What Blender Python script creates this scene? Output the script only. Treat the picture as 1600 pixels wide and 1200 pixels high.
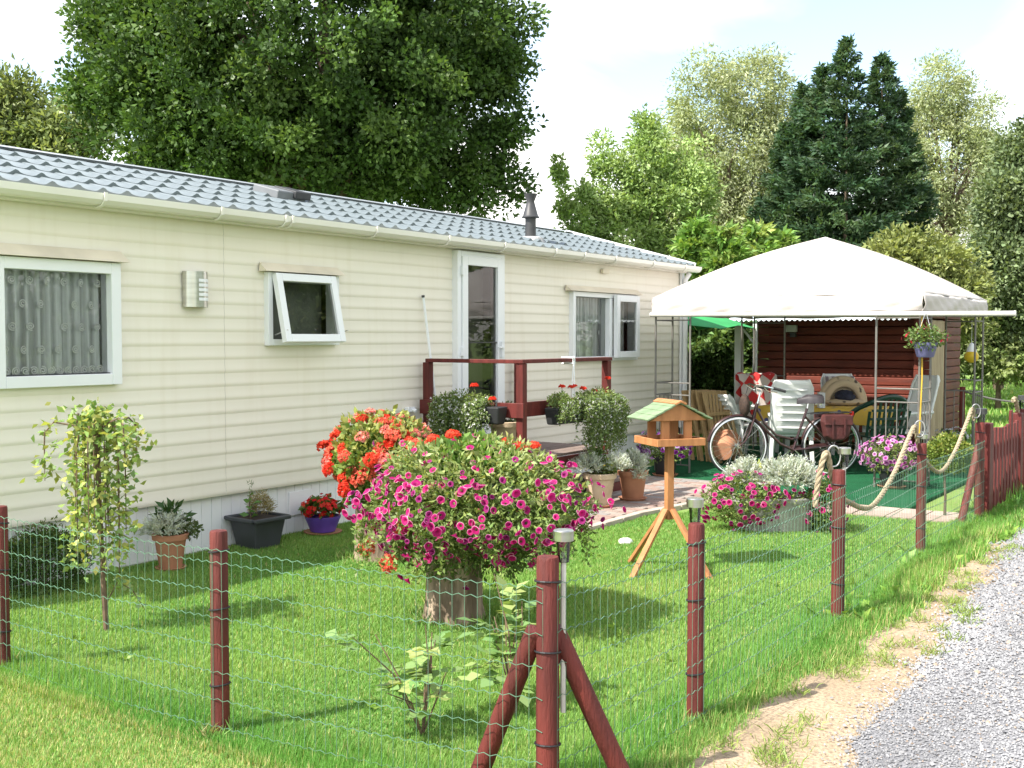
import bpy, math, random
import numpy as np
from mathutils import Vector, Matrix

for _o in list(bpy.data.objects):
    bpy.data.objects.remove(_o)
scene = bpy.context.scene
COL = scene.collection

# ------------------------------------------------------------------ camera
EYE = 1.6
YAW, PIT, FPX = math.radians(34.42), math.radians(2.41), 1728.0
FW = Vector((math.cos(YAW) * math.cos(PIT), math.sin(YAW) * math.cos(PIT), -math.sin(PIT)))
RT = Vector((math.sin(YAW), -math.cos(YAW), 0))
UP = RT.cross(FW)
cam_d = bpy.data.cameras.new('camera')
cam = bpy.data.objects.new('camera', cam_d)
COL.objects.link(cam)
cam_d.sensor_width = 36.0
cam_d.lens = FPX / 1600 * 36
cam_d.clip_start, cam_d.clip_end = 0.05, 2000
m = Matrix((RT, UP, -FW)).transposed().to_4x4()
m.translation = (0, 0, EYE)
cam.matrix_world = m
scene.camera = cam

# ------------------------------------------------------------------ sun, sky, exposure
SHADOW = Vector((0.78, -0.32, -1.0))           # way the light travels
sun_d = bpy.data.lights.new('sun', 'SUN')
sun_d.energy = 2.6
sun_d.angle = math.radians(0.55)
sun_d.color = (1.0, 0.95, 0.86)
sun = bpy.data.objects.new('sun', sun_d)
COL.objects.link(sun)
sun.rotation_euler = SHADOW.to_track_quat('-Z', 'Y').to_euler()
sun.location = (-8, 4, 12)
TO_SUN = -SHADOW.normalized()

world = bpy.data.worlds.new('World')
scene.world = world
world.use_nodes = True
wn, wl = world.node_tree.nodes, world.node_tree.links
wn.clear()
w_out = wn.new('ShaderNodeOutputWorld')
w_bg = wn.new('ShaderNodeBackground')
w_sky = wn.new('ShaderNodeTexSky')
w_sky.sky_type = 'NISHITA'
w_sky.sun_disc = False
w_sky.sun_elevation = math.asin(TO_SUN.z)
w_sky.sun_rotation = math.atan2(TO_SUN.x, TO_SUN.y)
w_sky.air_density = 1.0
w_sky.dust_density = 1.2
w_sky.ozone_density = 1.0
w_bg.inputs['Strength'].default_value = 0.15
# thin high cloud over the whole sky, laid on a plane overhead
w_tc = wn.new('ShaderNodeTexCoord')
w_sep = wn.new('ShaderNodeSeparateXYZ')
w_add = wn.new('ShaderNodeMath'); w_add.operation = 'ADD'; w_add.inputs[1].default_value = 0.22
w_max = wn.new('ShaderNodeMath'); w_max.operation = 'MAXIMUM'; w_max.inputs[1].default_value = 0.05
w_dx = wn.new('ShaderNodeMath'); w_dx.operation = 'DIVIDE'
w_dy = wn.new('ShaderNodeMath'); w_dy.operation = 'DIVIDE'
w_com = wn.new('ShaderNodeCombineXYZ')
w_map = wn.new('ShaderNodeMapping')
w_map.inputs['Location'].default_value = (2.3, 0.4, 0)
w_map.inputs['Rotation'].default_value = (0, 0, 0.5)
w_map.inputs['Scale'].default_value = (0.75, 1.0, 1)
w_noi = wn.new('ShaderNodeTexNoise')
w_noi.inputs['Scale'].default_value = 0.9
w_noi.inputs['Detail'].default_value = 7
w_noi.inputs['Roughness'].default_value = 0.5
w_noi.inputs['Distortion'].default_value = 0.5
w_ramp = wn.new('ShaderNodeValToRGB')
w_ramp.color_ramp.elements[0].position = 0.40
w_ramp.color_ramp.elements[0].color = (0.05, 0.05, 0.05, 1)
w_ramp.color_ramp.elements[1].position = 0.59
w_ramp.color_ramp.elements[1].color = (0.95, 0.95, 0.95, 1)
w_mix = wn.new('ShaderNodeMixRGB')
w_mix.inputs['Color2'].default_value = (3.7, 3.6, 3.4, 1)
wl.new(w_tc.outputs['Generated'], w_sep.inputs[0])
wl.new(w_sep.outputs['Z'], w_add.inputs[0])
wl.new(w_add.outputs[0], w_max.inputs[0])
wl.new(w_sep.outputs['X'], w_dx.inputs[0]); wl.new(w_max.outputs[0], w_dx.inputs[1])
wl.new(w_sep.outputs['Y'], w_dy.inputs[0]); wl.new(w_max.outputs[0], w_dy.inputs[1])
wl.new(w_dx.outputs[0], w_com.inputs[0]); wl.new(w_dy.outputs[0], w_com.inputs[1])
wl.new(w_com.outputs[0], w_map.inputs[0])
wl.new(w_map.outputs[0], w_noi.inputs['Vector'])
wl.new(w_noi.outputs[0], w_ramp.inputs[0])
wl.new(w_ramp.outputs[0], w_mix.inputs['Fac'])
w_dim = wn.new('ShaderNodeMixRGB'); w_dim.blend_type = 'MULTIPLY'; w_dim.inputs[0].default_value = 1
w_dim.inputs['Color2'].default_value = (.66, .66, .66, 1)
wl.new(w_sky.outputs[0], w_dim.inputs['Color1'])
wl.new(w_dim.outputs[0], w_mix.inputs['Color1'])
wl.new(w_mix.outputs[0], w_bg.inputs['Color'])
wl.new(w_bg.outputs[0], w_out.inputs['Surface'])

scene.view_settings.view_transform = 'Standard'
scene.view_settings.look = 'None'
scene.view_settings.exposure = 2.0
scene.view_settings.gamma = 1.0
scene.view_settings.use_curve_mapping = False
scene.render.engine = 'CYCLES'
scene.cycles.max_bounces = 8
scene.cycles.transparent_max_bounces = 16
scene.cycles.use_denoising = True

# ------------------------------------------------------------------ helpers
rnd = random.Random(7)
rng = np.random.default_rng(11)

def ray(px, py):
    return FW + RT * ((px - 800) / FPX) - UP * ((py - 600) / FPX)
def atY(px, py, Y):
    d = ray(px, py); t = Y / d.y; return Vector((d.x * t, Y, EYE + d.z * t))
def atZ(px, py, z=0.0):
    d = ray(px, py); t = (z - EYE) / d.z; return Vector((d.x * t, d.y * t, z))
def atD(px, py, depth):
    d = ray(px, py) * depth; return Vector((d.x, d.y, EYE + d.z))
def gp(px, depth):                              # ground point in a picture column at a depth
    p = atD(px, 600, depth); return Vector((p.x, p.y, 0))
def zpx(py, depth):                             # height of a picture row at a depth
    return EYE - (py - 527.3) / FPX * depth

def tag(o, label=None, cat=None, group=None, kind=None):
    if label: o['label'] = label
    if cat: o['category'] = cat
    if group: o['group'] = group
    if kind: o['kind'] = kind
    return o
def thing(name, label, cat, loc=(0, 0, 0), rz=0.0, group=None):
    o = bpy.data.objects.new(name, None)
    o.empty_display_size = 0.1
    COL.objects.link(o)
    o.location = loc; o.rotation_euler = (0, 0, rz)
    return tag(o, label, cat, group)
def link(name, me, parent=None, loc=None, rot=None, scale=None, world=False):
    o = bpy.data.objects.new(name, me)
    COL.objects.link(o)
    if parent is not None:
        o.parent = parent
        if world and parent.type == 'EMPTY':
            o.matrix_parent_inverse = (Matrix.Translation(parent.location) @ Matrix.Rotation(parent.rotation_euler[2], 4, 'Z')).inverted()
    if loc is not None: o.location = loc
    if rot is not None:
        if isinstance(rot, Matrix): o.rotation_euler = rot.to_euler()
        else: o.rotation_euler = rot
    if scale is not None: o.scale = (scale,) * 3 if isinstance(scale, (int, float)) else scale
    return o

class MB:
    def __init__(s): s.v, s.f = [], []
    def add(s, vs, fs):
        b = len(s.v); s.v += [tuple(v) for v in vs]; s.f += [tuple(b + i for i in f) for f in fs]; return s
    def box(s, c, size, rot=None):
        hx, hy, hz = size[0] / 2, size[1] / 2, size[2] / 2
        vs = [Vector((x, y, z)) for x in (-hx, hx) for y in (-hy, hy) for z in (-hz, hz)]
        if rot is not None: vs = [rot @ v for v in vs]
        vs = [v + Vector(c) for v in vs]
        return s.add(vs, [(0, 1, 3, 2), (4, 6, 7, 5), (0, 4, 5, 1), (2, 3, 7, 6), (0, 2, 6, 4), (1, 5, 7, 3)])
    def span(s, a, b):
        return s.box([(a[i] + b[i]) / 2 for i in range(3)], [abs(b[i] - a[i]) for i in range(3)])
    def bar(s, a, b, w, h, up=(0, 0, 1)):
        a, b = Vector(a), Vector(b); d = (b - a)
        z = d.normalized(); x = Vector(up).cross(z)
        if x.length < 1e-4: x = Vector((1, 0, 0)).cross(z)
        x.normalize(); y = z.cross(x)
        R = Matrix((x, y, z)).transposed()
        return s.box((a + b) / 2, (w, h, d.length), R)
    def cyl(s, a, b, r0, r1=None, n=10, caps=True):
        return s.tube([a, b], [r0, r0 if r1 is None else r1], n, caps)
    def tube(s, pts, r, n=8, caps=True, closed=False):
        pts = [Vector(p) for p in pts]; k = len(pts)
        if not hasattr(r, '__len__'): r = [r] * k
        vs = []; x = None
        for i, p in enumerate(pts):
            a = pts[i - 1] if (i or closed) else pts[0]
            b = pts[(i + 1) % k] if (i < k - 1 or closed) else pts[-1]
            t = (b - a); t = t.normalized() if t.length > 1e-9 else Vector((0, 0, 1))
            if x is None:
                x = t.orthogonal().normalized()
            else:
                x = x - t * x.dot(t)
                x = x.normalized() if x.length > 1e-6 else t.orthogonal().normalized()
            y = t.cross(x)
            for j in range(n):
                a_ = 2 * math.pi * j / n
                vs.append(p + (x * math.cos(a_) + y * math.sin(a_)) * r[i])
        fs = []
        for i in range(k if closed else k - 1):
            i2 = (i + 1) % k
            for j in range(n):
                j2 = (j + 1) % n
                fs.append((i * n + j, i * n + j2, i2 * n + j2, i2 * n + j))
        if caps and not closed:
            fs.append(tuple(range(n - 1, -1, -1))); fs.append(tuple((k - 1) * n + j for j in range(n)))
        return s.add(vs, fs)
    def lathe(s, prof, n=20, c=(0, 0, 0), sx=1.0, sy=1.0, rz=0.0):
        vs = []; cr, sr = math.cos(rz), math.sin(rz)
        for r, z in prof:
            for j in range(n):
                a = 2 * math.pi * j / n
                x, y = r * math.cos(a) * sx, r * math.sin(a) * sy
                vs.append((c[0] + x * cr - y * sr, c[1] + x * sr + y * cr, c[2] + z))
        fs = []
        for i in range(len(prof) - 1):
            for j in range(n):
                j2 = (j + 1) % n
                fs.append((i * n + j, i * n + j2, (i + 1) * n + j2, (i + 1) * n + j))
        fs.append(tuple(range(n - 1, -1, -1))); fs.append(tuple((len(prof) - 1) * n + j for j in range(n)))
        return s.add(vs, fs)
    def ball(s, c, r, n=12, m=8, fn=None):
        c = Vector(c)
        if not hasattr(r, '__len__'): r = (r, r, r)
        vs = []
        for i in range(m + 1):
            th = math.pi * i / m
            for j in range(n):
                ph = 2 * math.pi * j / n
                d = Vector((math.sin(th) * math.cos(ph), math.sin(th) * math.sin(ph), math.cos(th)))
                k = fn(d) if fn else 1
                vs.append(c + Vector((d.x * r[0], d.y * r[1], d.z * r[2])) * k)
        fs = [(i * n + j, (i + 1) * n + j, (i + 1) * n + (j + 1) % n, i * n + (j + 1) % n) for i in range(m) for j in range(n)]
        return s.add(vs, fs)
    def prism(s, poly, axis, a, b):
        k = len(poly)
        def P(p, t):
            return (t, p[0], p[1]) if axis == 0 else ((p[0], t, p[1]) if axis == 1 else (p[0], p[1], t))
        vs = [P(p, a) for p in poly] + [P(p, b) for p in poly]
        fs = [tuple(range(k))[::-1], tuple(range(k, 2 * k))] + [(i, (i + 1) % k, k + (i + 1) % k, k + i) for i in range(k)]
        return s.add(vs, fs)
    def mesh(s, name, mat, smooth=False):
        me = bpy.data.meshes.new(name)
        me.from_pydata(s.v, [], s.f)
        if mat: me.materials.append(mat)
        if smooth:
            me.shade_smooth()
            try: me.set_sharp_from_angle(angle=math.radians(42))
            except Exception: pass
        return me
    def build(s, name, mat, parent=None, smooth=False, bevel=0, world=False, **kw):
        o = link(name, s.mesh(name, mat, smooth), parent, world=world, **kw)
        if bevel:
            b = o.modifiers.new('bevel', 'BEVEL'); b.width = bevel; b.segments = 2; b.limit_method = 'ANGLE'
        return o

def np_mesh(name, V, F, mat=None, col=None, smooth=False):
    V = np.asarray(V, np.float32); F = np.asarray(F, np.int32)
    k = F.shape[1]
    me = bpy.data.meshes.new(name)
    me.vertices.add(len(V)); me.vertices.foreach_set('co', V.ravel())
    me.loops.add(F.size); me.loops.foreach_set('vertex_index', F.ravel())
    me.polygons.add(len(F))
    me.polygons.foreach_set('loop_start', np.arange(len(F), dtype=np.int32) * k)
    try: me.polygons.foreach_set('loop_total', np.full(len(F), k, np.int32))
    except Exception: pass
    if col is not None:
        a = me.color_attributes.new('tint', 'FLOAT_COLOR', 'POINT')
        c = np.ones((len(V), 4), np.float32); c[:, :3] = col
        a.data.foreach_set('color', c.ravel())
    if mat: me.materials.append(mat)
    me.update(calc_edges=True)
    if smooth: me.shade_smooth()
    return me

def unit(a):
    return a / np.maximum(np.linalg.norm(a, axis=1, keepdims=True), 1e-9)
def rdir(n):
    return unit(rng.normal(size=(n, 3)))
def leaves(P, D, L, ratio=0.5, tint=None, fold=0.18, facing=None):
    """folded leaf quads: base P, axis D, length L; returns V, F, C"""
    n = len(P); D = unit(D)
    S = np.cross(D, rdir(n) if facing is None else facing); S = unit(S)
    N = np.cross(S, D)
    L = np.broadcast_to(np.asarray(L, float), (n,))[:, None]
    w = L * ratio * 0.5
    V = np.empty((n, 4, 3))
    V[:, 0] = P
    V[:, 1] = P + D * L * 0.48 + S * w + N * L * fold
    V[:, 2] = P + D * L
    V[:, 3] = P + D * L * 0.48 - S * w + N * L * fold
    F = np.arange(n * 4).reshape(n, 4)
    if tint is None: tint = np.ones((n, 3))
    return V.reshape(-1, 3), F, np.repeat(tint, 4, axis=0)
def vary(n, base, amt=0.25, hue=0.12):
    base = np.asarray(base)
    v = 1 + (rng.random((n, 1)) - .5) * 2 * amt
    h = 1 + (rng.random((n, 3)) - .5) * 2 * hue * np.array([1, .4, .8])
    return np.clip(base * v * h, 0, 1)
def merge(parts):
    V, F, C, b = [], [], [], 0
    for v, f, c in parts:
        V.append(v); F.append(f + b); C.append(c); b += len(v)
    return np.concatenate(V), np.concatenate(F), np.concatenate(C)

# ------------------------------------------------------------------ materials
def nodes(name):
    m = bpy.data.materials.new(name); m.use_nodes = True
    nt = m.node_tree
    return m, nt.nodes, nt.links, nt.nodes['Principled BSDF']
def mat(name, c, c2=None, rough=0.6, scale=8.0, bump=0.0, bscale=None, metal=0.0, spec=0.4, detail=5, stretch=(1, 1, 1), lo=.35, hi=.65, coat=0.0, sub=None):
    m, N, L, P = nodes(name)
    P.inputs['Roughness'].default_value = rough
    P.inputs['Metallic'].default_value = metal
    P.inputs['Specular IOR Level'].default_value = spec
    P.inputs['Coat Weight'].default_value = coat
    tc = N.new('ShaderNodeTexCoord'); mp = N.new('ShaderNodeMapping')
    mp.inputs['Scale'].default_value = stretch
    L.new(tc.outputs['Object'], mp.inputs[0])
    if c2 is None: c2 = tuple(x * 0.82 for x in c)
    nz = N.new('ShaderNodeTexNoise'); nz.inputs['Scale'].default_value = scale; nz.inputs['Detail'].default_value = detail
    L.new(mp.outputs[0], nz.inputs['Vector'])
    rp = N.new('ShaderNodeValToRGB')
    rp.color_ramp.elements[0].position = lo; rp.color_ramp.elements[0].color = (*c2, 1)
    rp.color_ramp.elements[1].position = hi; rp.color_ramp.elements[1].color = (*c, 1)
    L.new(nz.outputs[0], rp.inputs[0]); L.new(rp.outputs[0], P.inputs['Base Color'])
    if bump:
        n2 = N.new('ShaderNodeTexNoise'); n2.inputs['Scale'].default_value = bscale or scale * 3; n2.inputs['Detail'].default_value = 4
        L.new(mp.outputs[0], n2.inputs['Vector'])
        b = N.new('ShaderNodeBump'); b.inputs['Strength'].default_value = bump; b.inputs['Distance'].default_value = 0.01
        L.new(n2.outputs[0], b.inputs['Height']); L.new(b.outputs[0], P.inputs['Normal'])
    return m
def leafmat(name, trans=0.35, rough=0.5, spec=0.35, tc=(1.15, 1.1, 0.55)):
    m, N, L, P = nodes(name)
    at = N.new('ShaderNodeAttribute'); at.attribute_name = 'tint'
    L.new(at.outputs['Color'], P.inputs['Base Color'])
    P.inputs['Roughness'].default_value = rough
    P.inputs['Specular IOR Level'].default_value = spec
    if trans:
        tr = N.new('ShaderNodeBsdfTranslucent'); mx = N.new('ShaderNodeMixShader'); mu = N.new('ShaderNodeMixRGB')
        mu.blend_type = 'MULTIPLY'; mu.inputs[0].default_value = 1; mu.inputs['Color2'].default_value = (*tc, 1)
        L.new(at.outputs['Color'], mu.inputs['Color1']); L.new(mu.outputs[0], tr.inputs['Color'])
        mx.inputs[0].default_value = trans
        L.new(P.outputs[0], mx.inputs[1]); L.new(tr.outputs[0], mx.inputs[2])
        L.new(mx.outputs[0], N['Material Output'].inputs['Surface'])
    return m
M_LEAF = leafmat('leaf')
M_PETAL = leafmat('petal', 0.45, 0.55, 0.2, (1.05, 1.0, 1.05))
M_GRASS = leafmat('grass_blade', 0.35, 0.5, 0.3)
M_BARK = mat('bark', (.16, .12, .085), (.07, .05, .035), .9, 9, .8, 20, stretch=(1, 1, .25))
M_TWIG = mat('twig', (.17, .11, .07), (.09, .06, .04), .8, 20)
def glass(name, tint=(.9, .95, .93), ior=1.5, rough=0.0):
    m, N, L, P = nodes(name)
    N.remove(P)
    t = N.new('ShaderNodeBsdfTransparent'); t.inputs[0].default_value = (*tint, 1)
    g = N.new('ShaderNodeBsdfGlossy'); g.inputs['Roughness'].default_value = rough
    fr = N.new('ShaderNodeFresnel'); fr.inputs[0].default_value = ior
    mx = N.new('ShaderNodeMixShader')
    L.new(fr.outputs[0], mx.inputs[0]); L.new(t.outputs[0], mx.inputs[1]); L.new(g.outputs[0], mx.inputs[2])
    L.new(mx.outputs[0], N['Material Output'].inputs['Surface'])
    return m
M_GLASS = glass('window_glass', (.93, .96, .95), 1.65)
# ================================================================== ground, road, lawn
def wob(x, s=1.0, seed=0.0):
    return (math.sin(x * 1.7 * s + seed) * .5 + math.sin(x * 4.1 * s + 1.3 + seed) * .3 + math.sin(x * 9.7 * s + 2.1 + seed) * .2)
def sand_edge(x):
    b = 1.74 if x < 7 else 1.74 - (x - 7) * 0.01
    return b + 0.085 * wob(x, 1.0, 0.4) + 0.05 * wob(x, 3.7, 1.9) + .02 * wob(x, 9.0, .3)
def gravel_edge(x):
    b = np.interp(x, [-30, 2, 4.05, 5.5, 7.5, 9.2, 10.4, 11.9, 60], [1.1, 1.15, 1.25, 1.36, 1.46, 1.58, 1.74, 1.8, 1.8])
    return float(b) + 0.06 * wob(x, 1.6, 2.0) + .03 * wob(x, 6.1, .7)

def ground_mat(name, ca, cb, cc, s1=0.6, s2=25, rough=.95):
    m, N, L, P = nodes(name)
    P.inputs['Roughness'].default_value = rough; P.inputs['Specular IOR Level'].default_value = .15
    tc = N.new('ShaderNodeTexCoord')
    n1 = N.new('ShaderNodeTexNoise'); n1.inputs['Scale'].default_value = s1; n1.inputs['Detail'].default_value = 6
    n2 = N.new('ShaderNodeTexNoise'); n2.inputs['Scale'].default_value = s2; n2.inputs['Detail'].default_value = 6
    for n in (n1, n2): L.new(tc.outputs['Object'], n.inputs['Vector'])
    r1 = N.new('ShaderNodeValToRGB'); r1.color_ramp.elements[0].position = .38; r1.color_ramp.elements[1].position = .62
    r1.color_ramp.elements[0].color = (*ca, 1); r1.color_ramp.elements[1].color = (*cb, 1)
    r2 = N.new('ShaderNodeValToRGB'); r2.color_ramp.elements[0].position = .45; r2.color_ramp.elements[1].position = .7
    r2.color_ramp.elements[0].color = (0, 0, 0, 1); r2.color_ramp.elements[1].color = (1, 1, 1, 1)
    mx = N.new('ShaderNodeMixRGB'); mx.inputs['Color2'].default_value = (*cc, 1)
    L.new(n1.outputs[0], r1.inputs[0]); L.new(n2.outputs[0], r2.inputs[0])
    L.new(r2.outputs[0], mx.inputs[0]); L.new(r1.outputs[0], mx.inputs['Color1'])
    L.new(mx.outputs[0], P.inputs['Base Color'])
    b = N.new('ShaderNodeBump'); b.inputs['Strength'].default_value = .6; b.inputs['Distance'].default_value = .02
    L.new(n2.outputs[0], b.inputs['Height']); L.new(b.outputs[0], P.inputs['Normal'])
    return m
M_LAWN = ground_mat('lawn_ground', (.14, .24, .055), (.18, .28, .07), (.22, .24, .10), .8, 30)
M_SAND = ground_mat('sandy_soil', (.31, .235, .155), (.39, .30, .205), (.22, .165, .115), 2.5, 60)
M_GRAV = ground_mat('gravel_bed', (.20, .20, .21), (.25, .25, .26), (.13, .13, .14), 1.2, 90)

g = MB(); S = 450
g.add([(-S, -S, 0), (S, -S, 0), (S, S, 0), (-S, S, 0)], [(0, 1, 2, 3)])
tag(g.build('ground', M_LAWN), kind='structure')

def strip(name, m, top, bot, z, x0=-40, x1=60, n=900):
    xs = np.linspace(x0, x1, n)
    V = []
    for x in xs:
        t, b = top(x), bot(x)
        for k in range(2): V.append((x, t + (b - t) * k, z))
    F = [(2 * i + 1, 2 * i + 3, 2 * i + 2, 2 * i) for i in range(n - 1)]
    o = link(name, np_mesh(name, V, F, m)); return tag(o, kind='structure')
strip('sandy_verge', M_SAND, sand_edge, lambda x: 0.8, .004)
strip('gravel_road', M_GRAV, gravel_edge, lambda x: -3.6, .008)

# loose stones on the road, nearest part as real stones
def pebbles(n, xr, yr, smin, smax):
    X = rng.uniform(*xr, n); Y = rng.uniform(*yr, n)
    dep = X * FW.x + Y * FW.y; lat = X * RT.x + Y * RT.y
    e = np.array([gravel_edge(x) for x in X])
    spill = rng.exponential(.05, n)
    ok = (Y < e + spill) & (dep > 2.6) & (lat / dep < .78) & (rng.random(n) < np.clip(5.5 / dep, .12, 1) ** 1.2)
    return X[ok], Y[ok]
px_, py_ = pebbles(430000, (2.6, 15), (-2.0, 2.1), 0, 0)
n = len(px_)
dep = px_ * FW.x + py_ * FW.y
hn0 = np.sin(px_ * 1.1 + py_ * 3.2) * np.cos(py_ * 4.7 - px_ * .6)
sz = rng.uniform(.0035, .0085, n) * (1 + .9 * (rng.random(n) < .03)) * np.clip(dep / 5, .85, 2.2)
T = np.array([(1, 0, 0), (-.9, .1, 0), (.1, 1, 0), (0, -.8, 0), (.1, .1, .75)])
TF = np.array([(0, 2, 4), (2, 1, 4), (1, 3, 4), (3, 0, 4)])
V = T[None] * (sz[:, None, None] * rng.uniform(.7, 1.25, (n, 5, 3)))
a = rng.uniform(0, 6.28, n); ca, sa = np.cos(a)[:, None], np.sin(a)[:, None]
tl = rng.uniform(-.6, .6, n)[:, None]
x, y, z = V[..., 0], V[..., 1], V[..., 2]
x, z = x * np.cos(tl) - z * np.sin(tl), x * np.sin(tl) + z * np.cos(tl)
V = np.stack([x * ca - y * sa + px_[:, None], x * sa + y * ca + py_[:, None], z + .011 + sz[:, None] * .25], -1)
F = (TF[None] + np.arange(n)[:, None, None] * 5).reshape(-1, 3)
g_ = rng.uniform(.16, .31, n) + .05 * hn0; warm = rng.random(n) < .06
C = np.stack([g_, g_ * 1.0, g_ * 1.03], 1); C[warm] *= np.array([1.25, .95, .7])
M_STONE = leafmat('road_stone', 0, .75, .3)
tag(link('loose_gravel', np_mesh('loose_gravel', V.reshape(-1, 3), F, M_STONE, np.repeat(C, 5, 0))),
    'loose grey gravel stones covering the driveway', 'gravel', kind='stuff')

# grass blades ------------------------------------------------------------
def hnoise(x, y, s, seed=0):
    return (np.sin(x * s + seed) * np.cos(y * s * 1.13 + seed * 2) + np.sin(x * s * 2.3 + y * s * 1.7 + seed) * .6 + np.sin(x * s * .6 - y * s * 2.9 + seed * 3) * .5) / 2.1
def in_rect(X, Y, r): return (X > r[0]) & (X < r[1]) & (Y > r[2]) & (Y < r[3])
HARD = [(7.75, 11.2, 4.62, 6.6), (9.1, 11.2, 4.35, 4.7), (10.0, 16.4, 2.3, 6.4), (15.3, 18.4, 3.9, 6.5), (2.2, 13.6, 6.52, 10.5)]
def grass(n, xr, yr, hmin, hmax, k=5.0, pw=1.25, wide=1.0, edge=False):
    X = rng.uniform(*xr, n); Y = rng.uniform(*yr, n)
    dep = X * FW.x + Y * FW.y; lat = X * RT.x + Y * RT.y
    ok = (dep > 2.7) & (np.abs(lat / dep) < .56)
    ok &= rng.random(n) < np.clip(k / np.maximum(dep, .1), 0, 1) ** pw
    se = np.array([sand_edge(x) for x in X])
    off = Y - se
    ok &= rng.random(n) < np.clip((off + .08) / .2, 0, 1) ** 1.8
    for r in HARD: ok &= ~in_rect(X, Y, r)
    X, Y, dep, off = X[ok], Y[ok], dep[ok], off[ok]; n = len(X)
    patch = hnoise(X, Y, 1.3, .7) + .5 * hnoise(X, Y, 4.1, 2.2)
    h = rng.uniform(hmin, hmax, n) * (1 + .35 * patch)
    # tall unmown fringe under the fence
    fr = np.exp(-((Y - 2.0) / .16) ** 2) * (X > 2.9) + np.exp(-((X - 2.98) / .14) ** 2) * (Y > 2) * (Y < 6.4)
    fr2 = np.exp(-((Y - 1.72) / .16) ** 2) * np.clip((X - 4.5) / 3, 0, 1)
    h *= (1 + .35 * fr + .75 * fr2) * np.clip(dep / 4.2, .6, 1)
    w = rng.uniform(.0013, .0026, n) * wide * np.clip(dep / 4.6, .75, 4.0)
    a = rng.uniform(0, 6.283, n); tilt = rng.normal(0, .55, n)
    tx, ty = np.cos(a + 1.3) * tilt, np.sin(a + 1.3) * tilt
    V = np.empty((n, 3, 3))
    B = np.stack([X, Y, np.full(n, .0)], 1); side = np.stack([np.cos(a) * w, np.sin(a) * w, 0 * w], 1)
    tip = B + np.stack([tx * h * .95, ty * h * .95, h * np.clip(1 - tilt ** 2 * .25, .4, 1)], 1)
    V[:, 0] = B - side * 1.15; V[:, 1] = B + side * 1.15; V[:, 2] = tip
    base = np.array([.265, .415, .10])
    lush = np.array([.155, .325, .07]); dry = np.array([.50, .47, .20])
    kk = np.clip(.5 + .6 * patch + rng.normal(0, .22, n), 0, 1)[:, None]
    C = base * kk + lush * (1 - kk)
    C = np.where((fr + fr2)[:, None] > .4, C * np.array([.8, .95, .8]), C)
    d = (rng.random(n) < .05 + .16 * np.clip(patch - .35, 0, 1) + .16 * (off < .14))[:, None]
    out = ((X < 2.85) & (rng.random(n) < .30))[:, None]
    C = np.where(d | out, dry * (.7 + .5 * rng.random((n, 1))), C)
    C *= (.75 + .5 * rng.random((n, 1)))
    F = np.arange(n * 3).reshape(n, 3)
    return V.reshape(-1, 3), F, np.repeat(C, 3, 0)
V, F, C = merge([grass(1500000, (1.2, 11.5), (1.5, 6.5), .016, .034),
                 grass(60000, (2.8, 3.2), (1.9, 6.4), .03, .06), grass(150000, (2.9, 11), (1.55, 2.2), .03, .07),
                 grass(700000, (11, 45), (-12, 30), .06, .16, k=9, pw=1.6, wide=2.6)])
tag(link('lawn_grass', np_mesh('lawn_grass', V, F, M_GRASS, C)), 'short green lawn grass with paler dry patches', 'grass', kind='stuff')
print('grass', len(F), 'pebbles', n)

# ragged tufts and broad weeds along the sandy edge
tl_ = []
for i in range(60):
    x = rnd.uniform(3.6, 9); y = sand_edge(x) - rnd.uniform(.02, .42)
    if y < gravel_edge(x) - .08: continue
    n = rnd.randint(25, 90)
    P = np.stack([x + rng.normal(0, .045, n), y + rng.normal(0, .03, n), np.full(n, .004)], 1)
    D = rng.normal(size=(n, 3)) * np.array([.6, .6, .25]) + np.array([0, 0, .7])
    tl_.append(leaves(P, D, rng.uniform(.025, .07, n), .09, vary(n, (.25, .34, .09), .35)))
V, F, C = merge(tl_)
tag(link('verge_tufts', np_mesh('verge_tufts', V, F, M_GRASS, C)), 'small grass tufts growing in the sandy verge', 'grass', kind='stuff')
bl = []
for i in range(60):
    x = rnd.uniform(6, 10.2); y = sand_edge(x) + rnd.uniform(.0, .4); n = rnd.randint(5, 12)
    P = np.tile([x, y, .02], (n, 1)); D = rng.normal(size=(n, 3)) * [1, 1, .2] + [0, 0, .45]
    bl.append(leaves(P, D, rng.uniform(.05, .11, n), .42, vary(n, (.2, .34, .06), .3)))
for i in range(30):
    x = rnd.uniform(3.2, 7); y = rnd.uniform(2.2, 5.6); n = rnd.randint(5, 9)
    P = np.tile([x, y, .015], (n, 1)); D = rng.normal(size=(n, 3)) * [1, 1, .1] + [0, 0, .35]
    bl.append(leaves(P, D, rng.uniform(.03, .06, n), .45, vary(n, (.2, .34, .06), .3)))
V, F, C = merge(bl)
tag(link('lawn_weeds', np_mesh('lawn_weeds', V, F, M_LEAF, C)), 'broad leaved weeds growing low in the lawn', 'weeds', kind='stuff')

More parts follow.
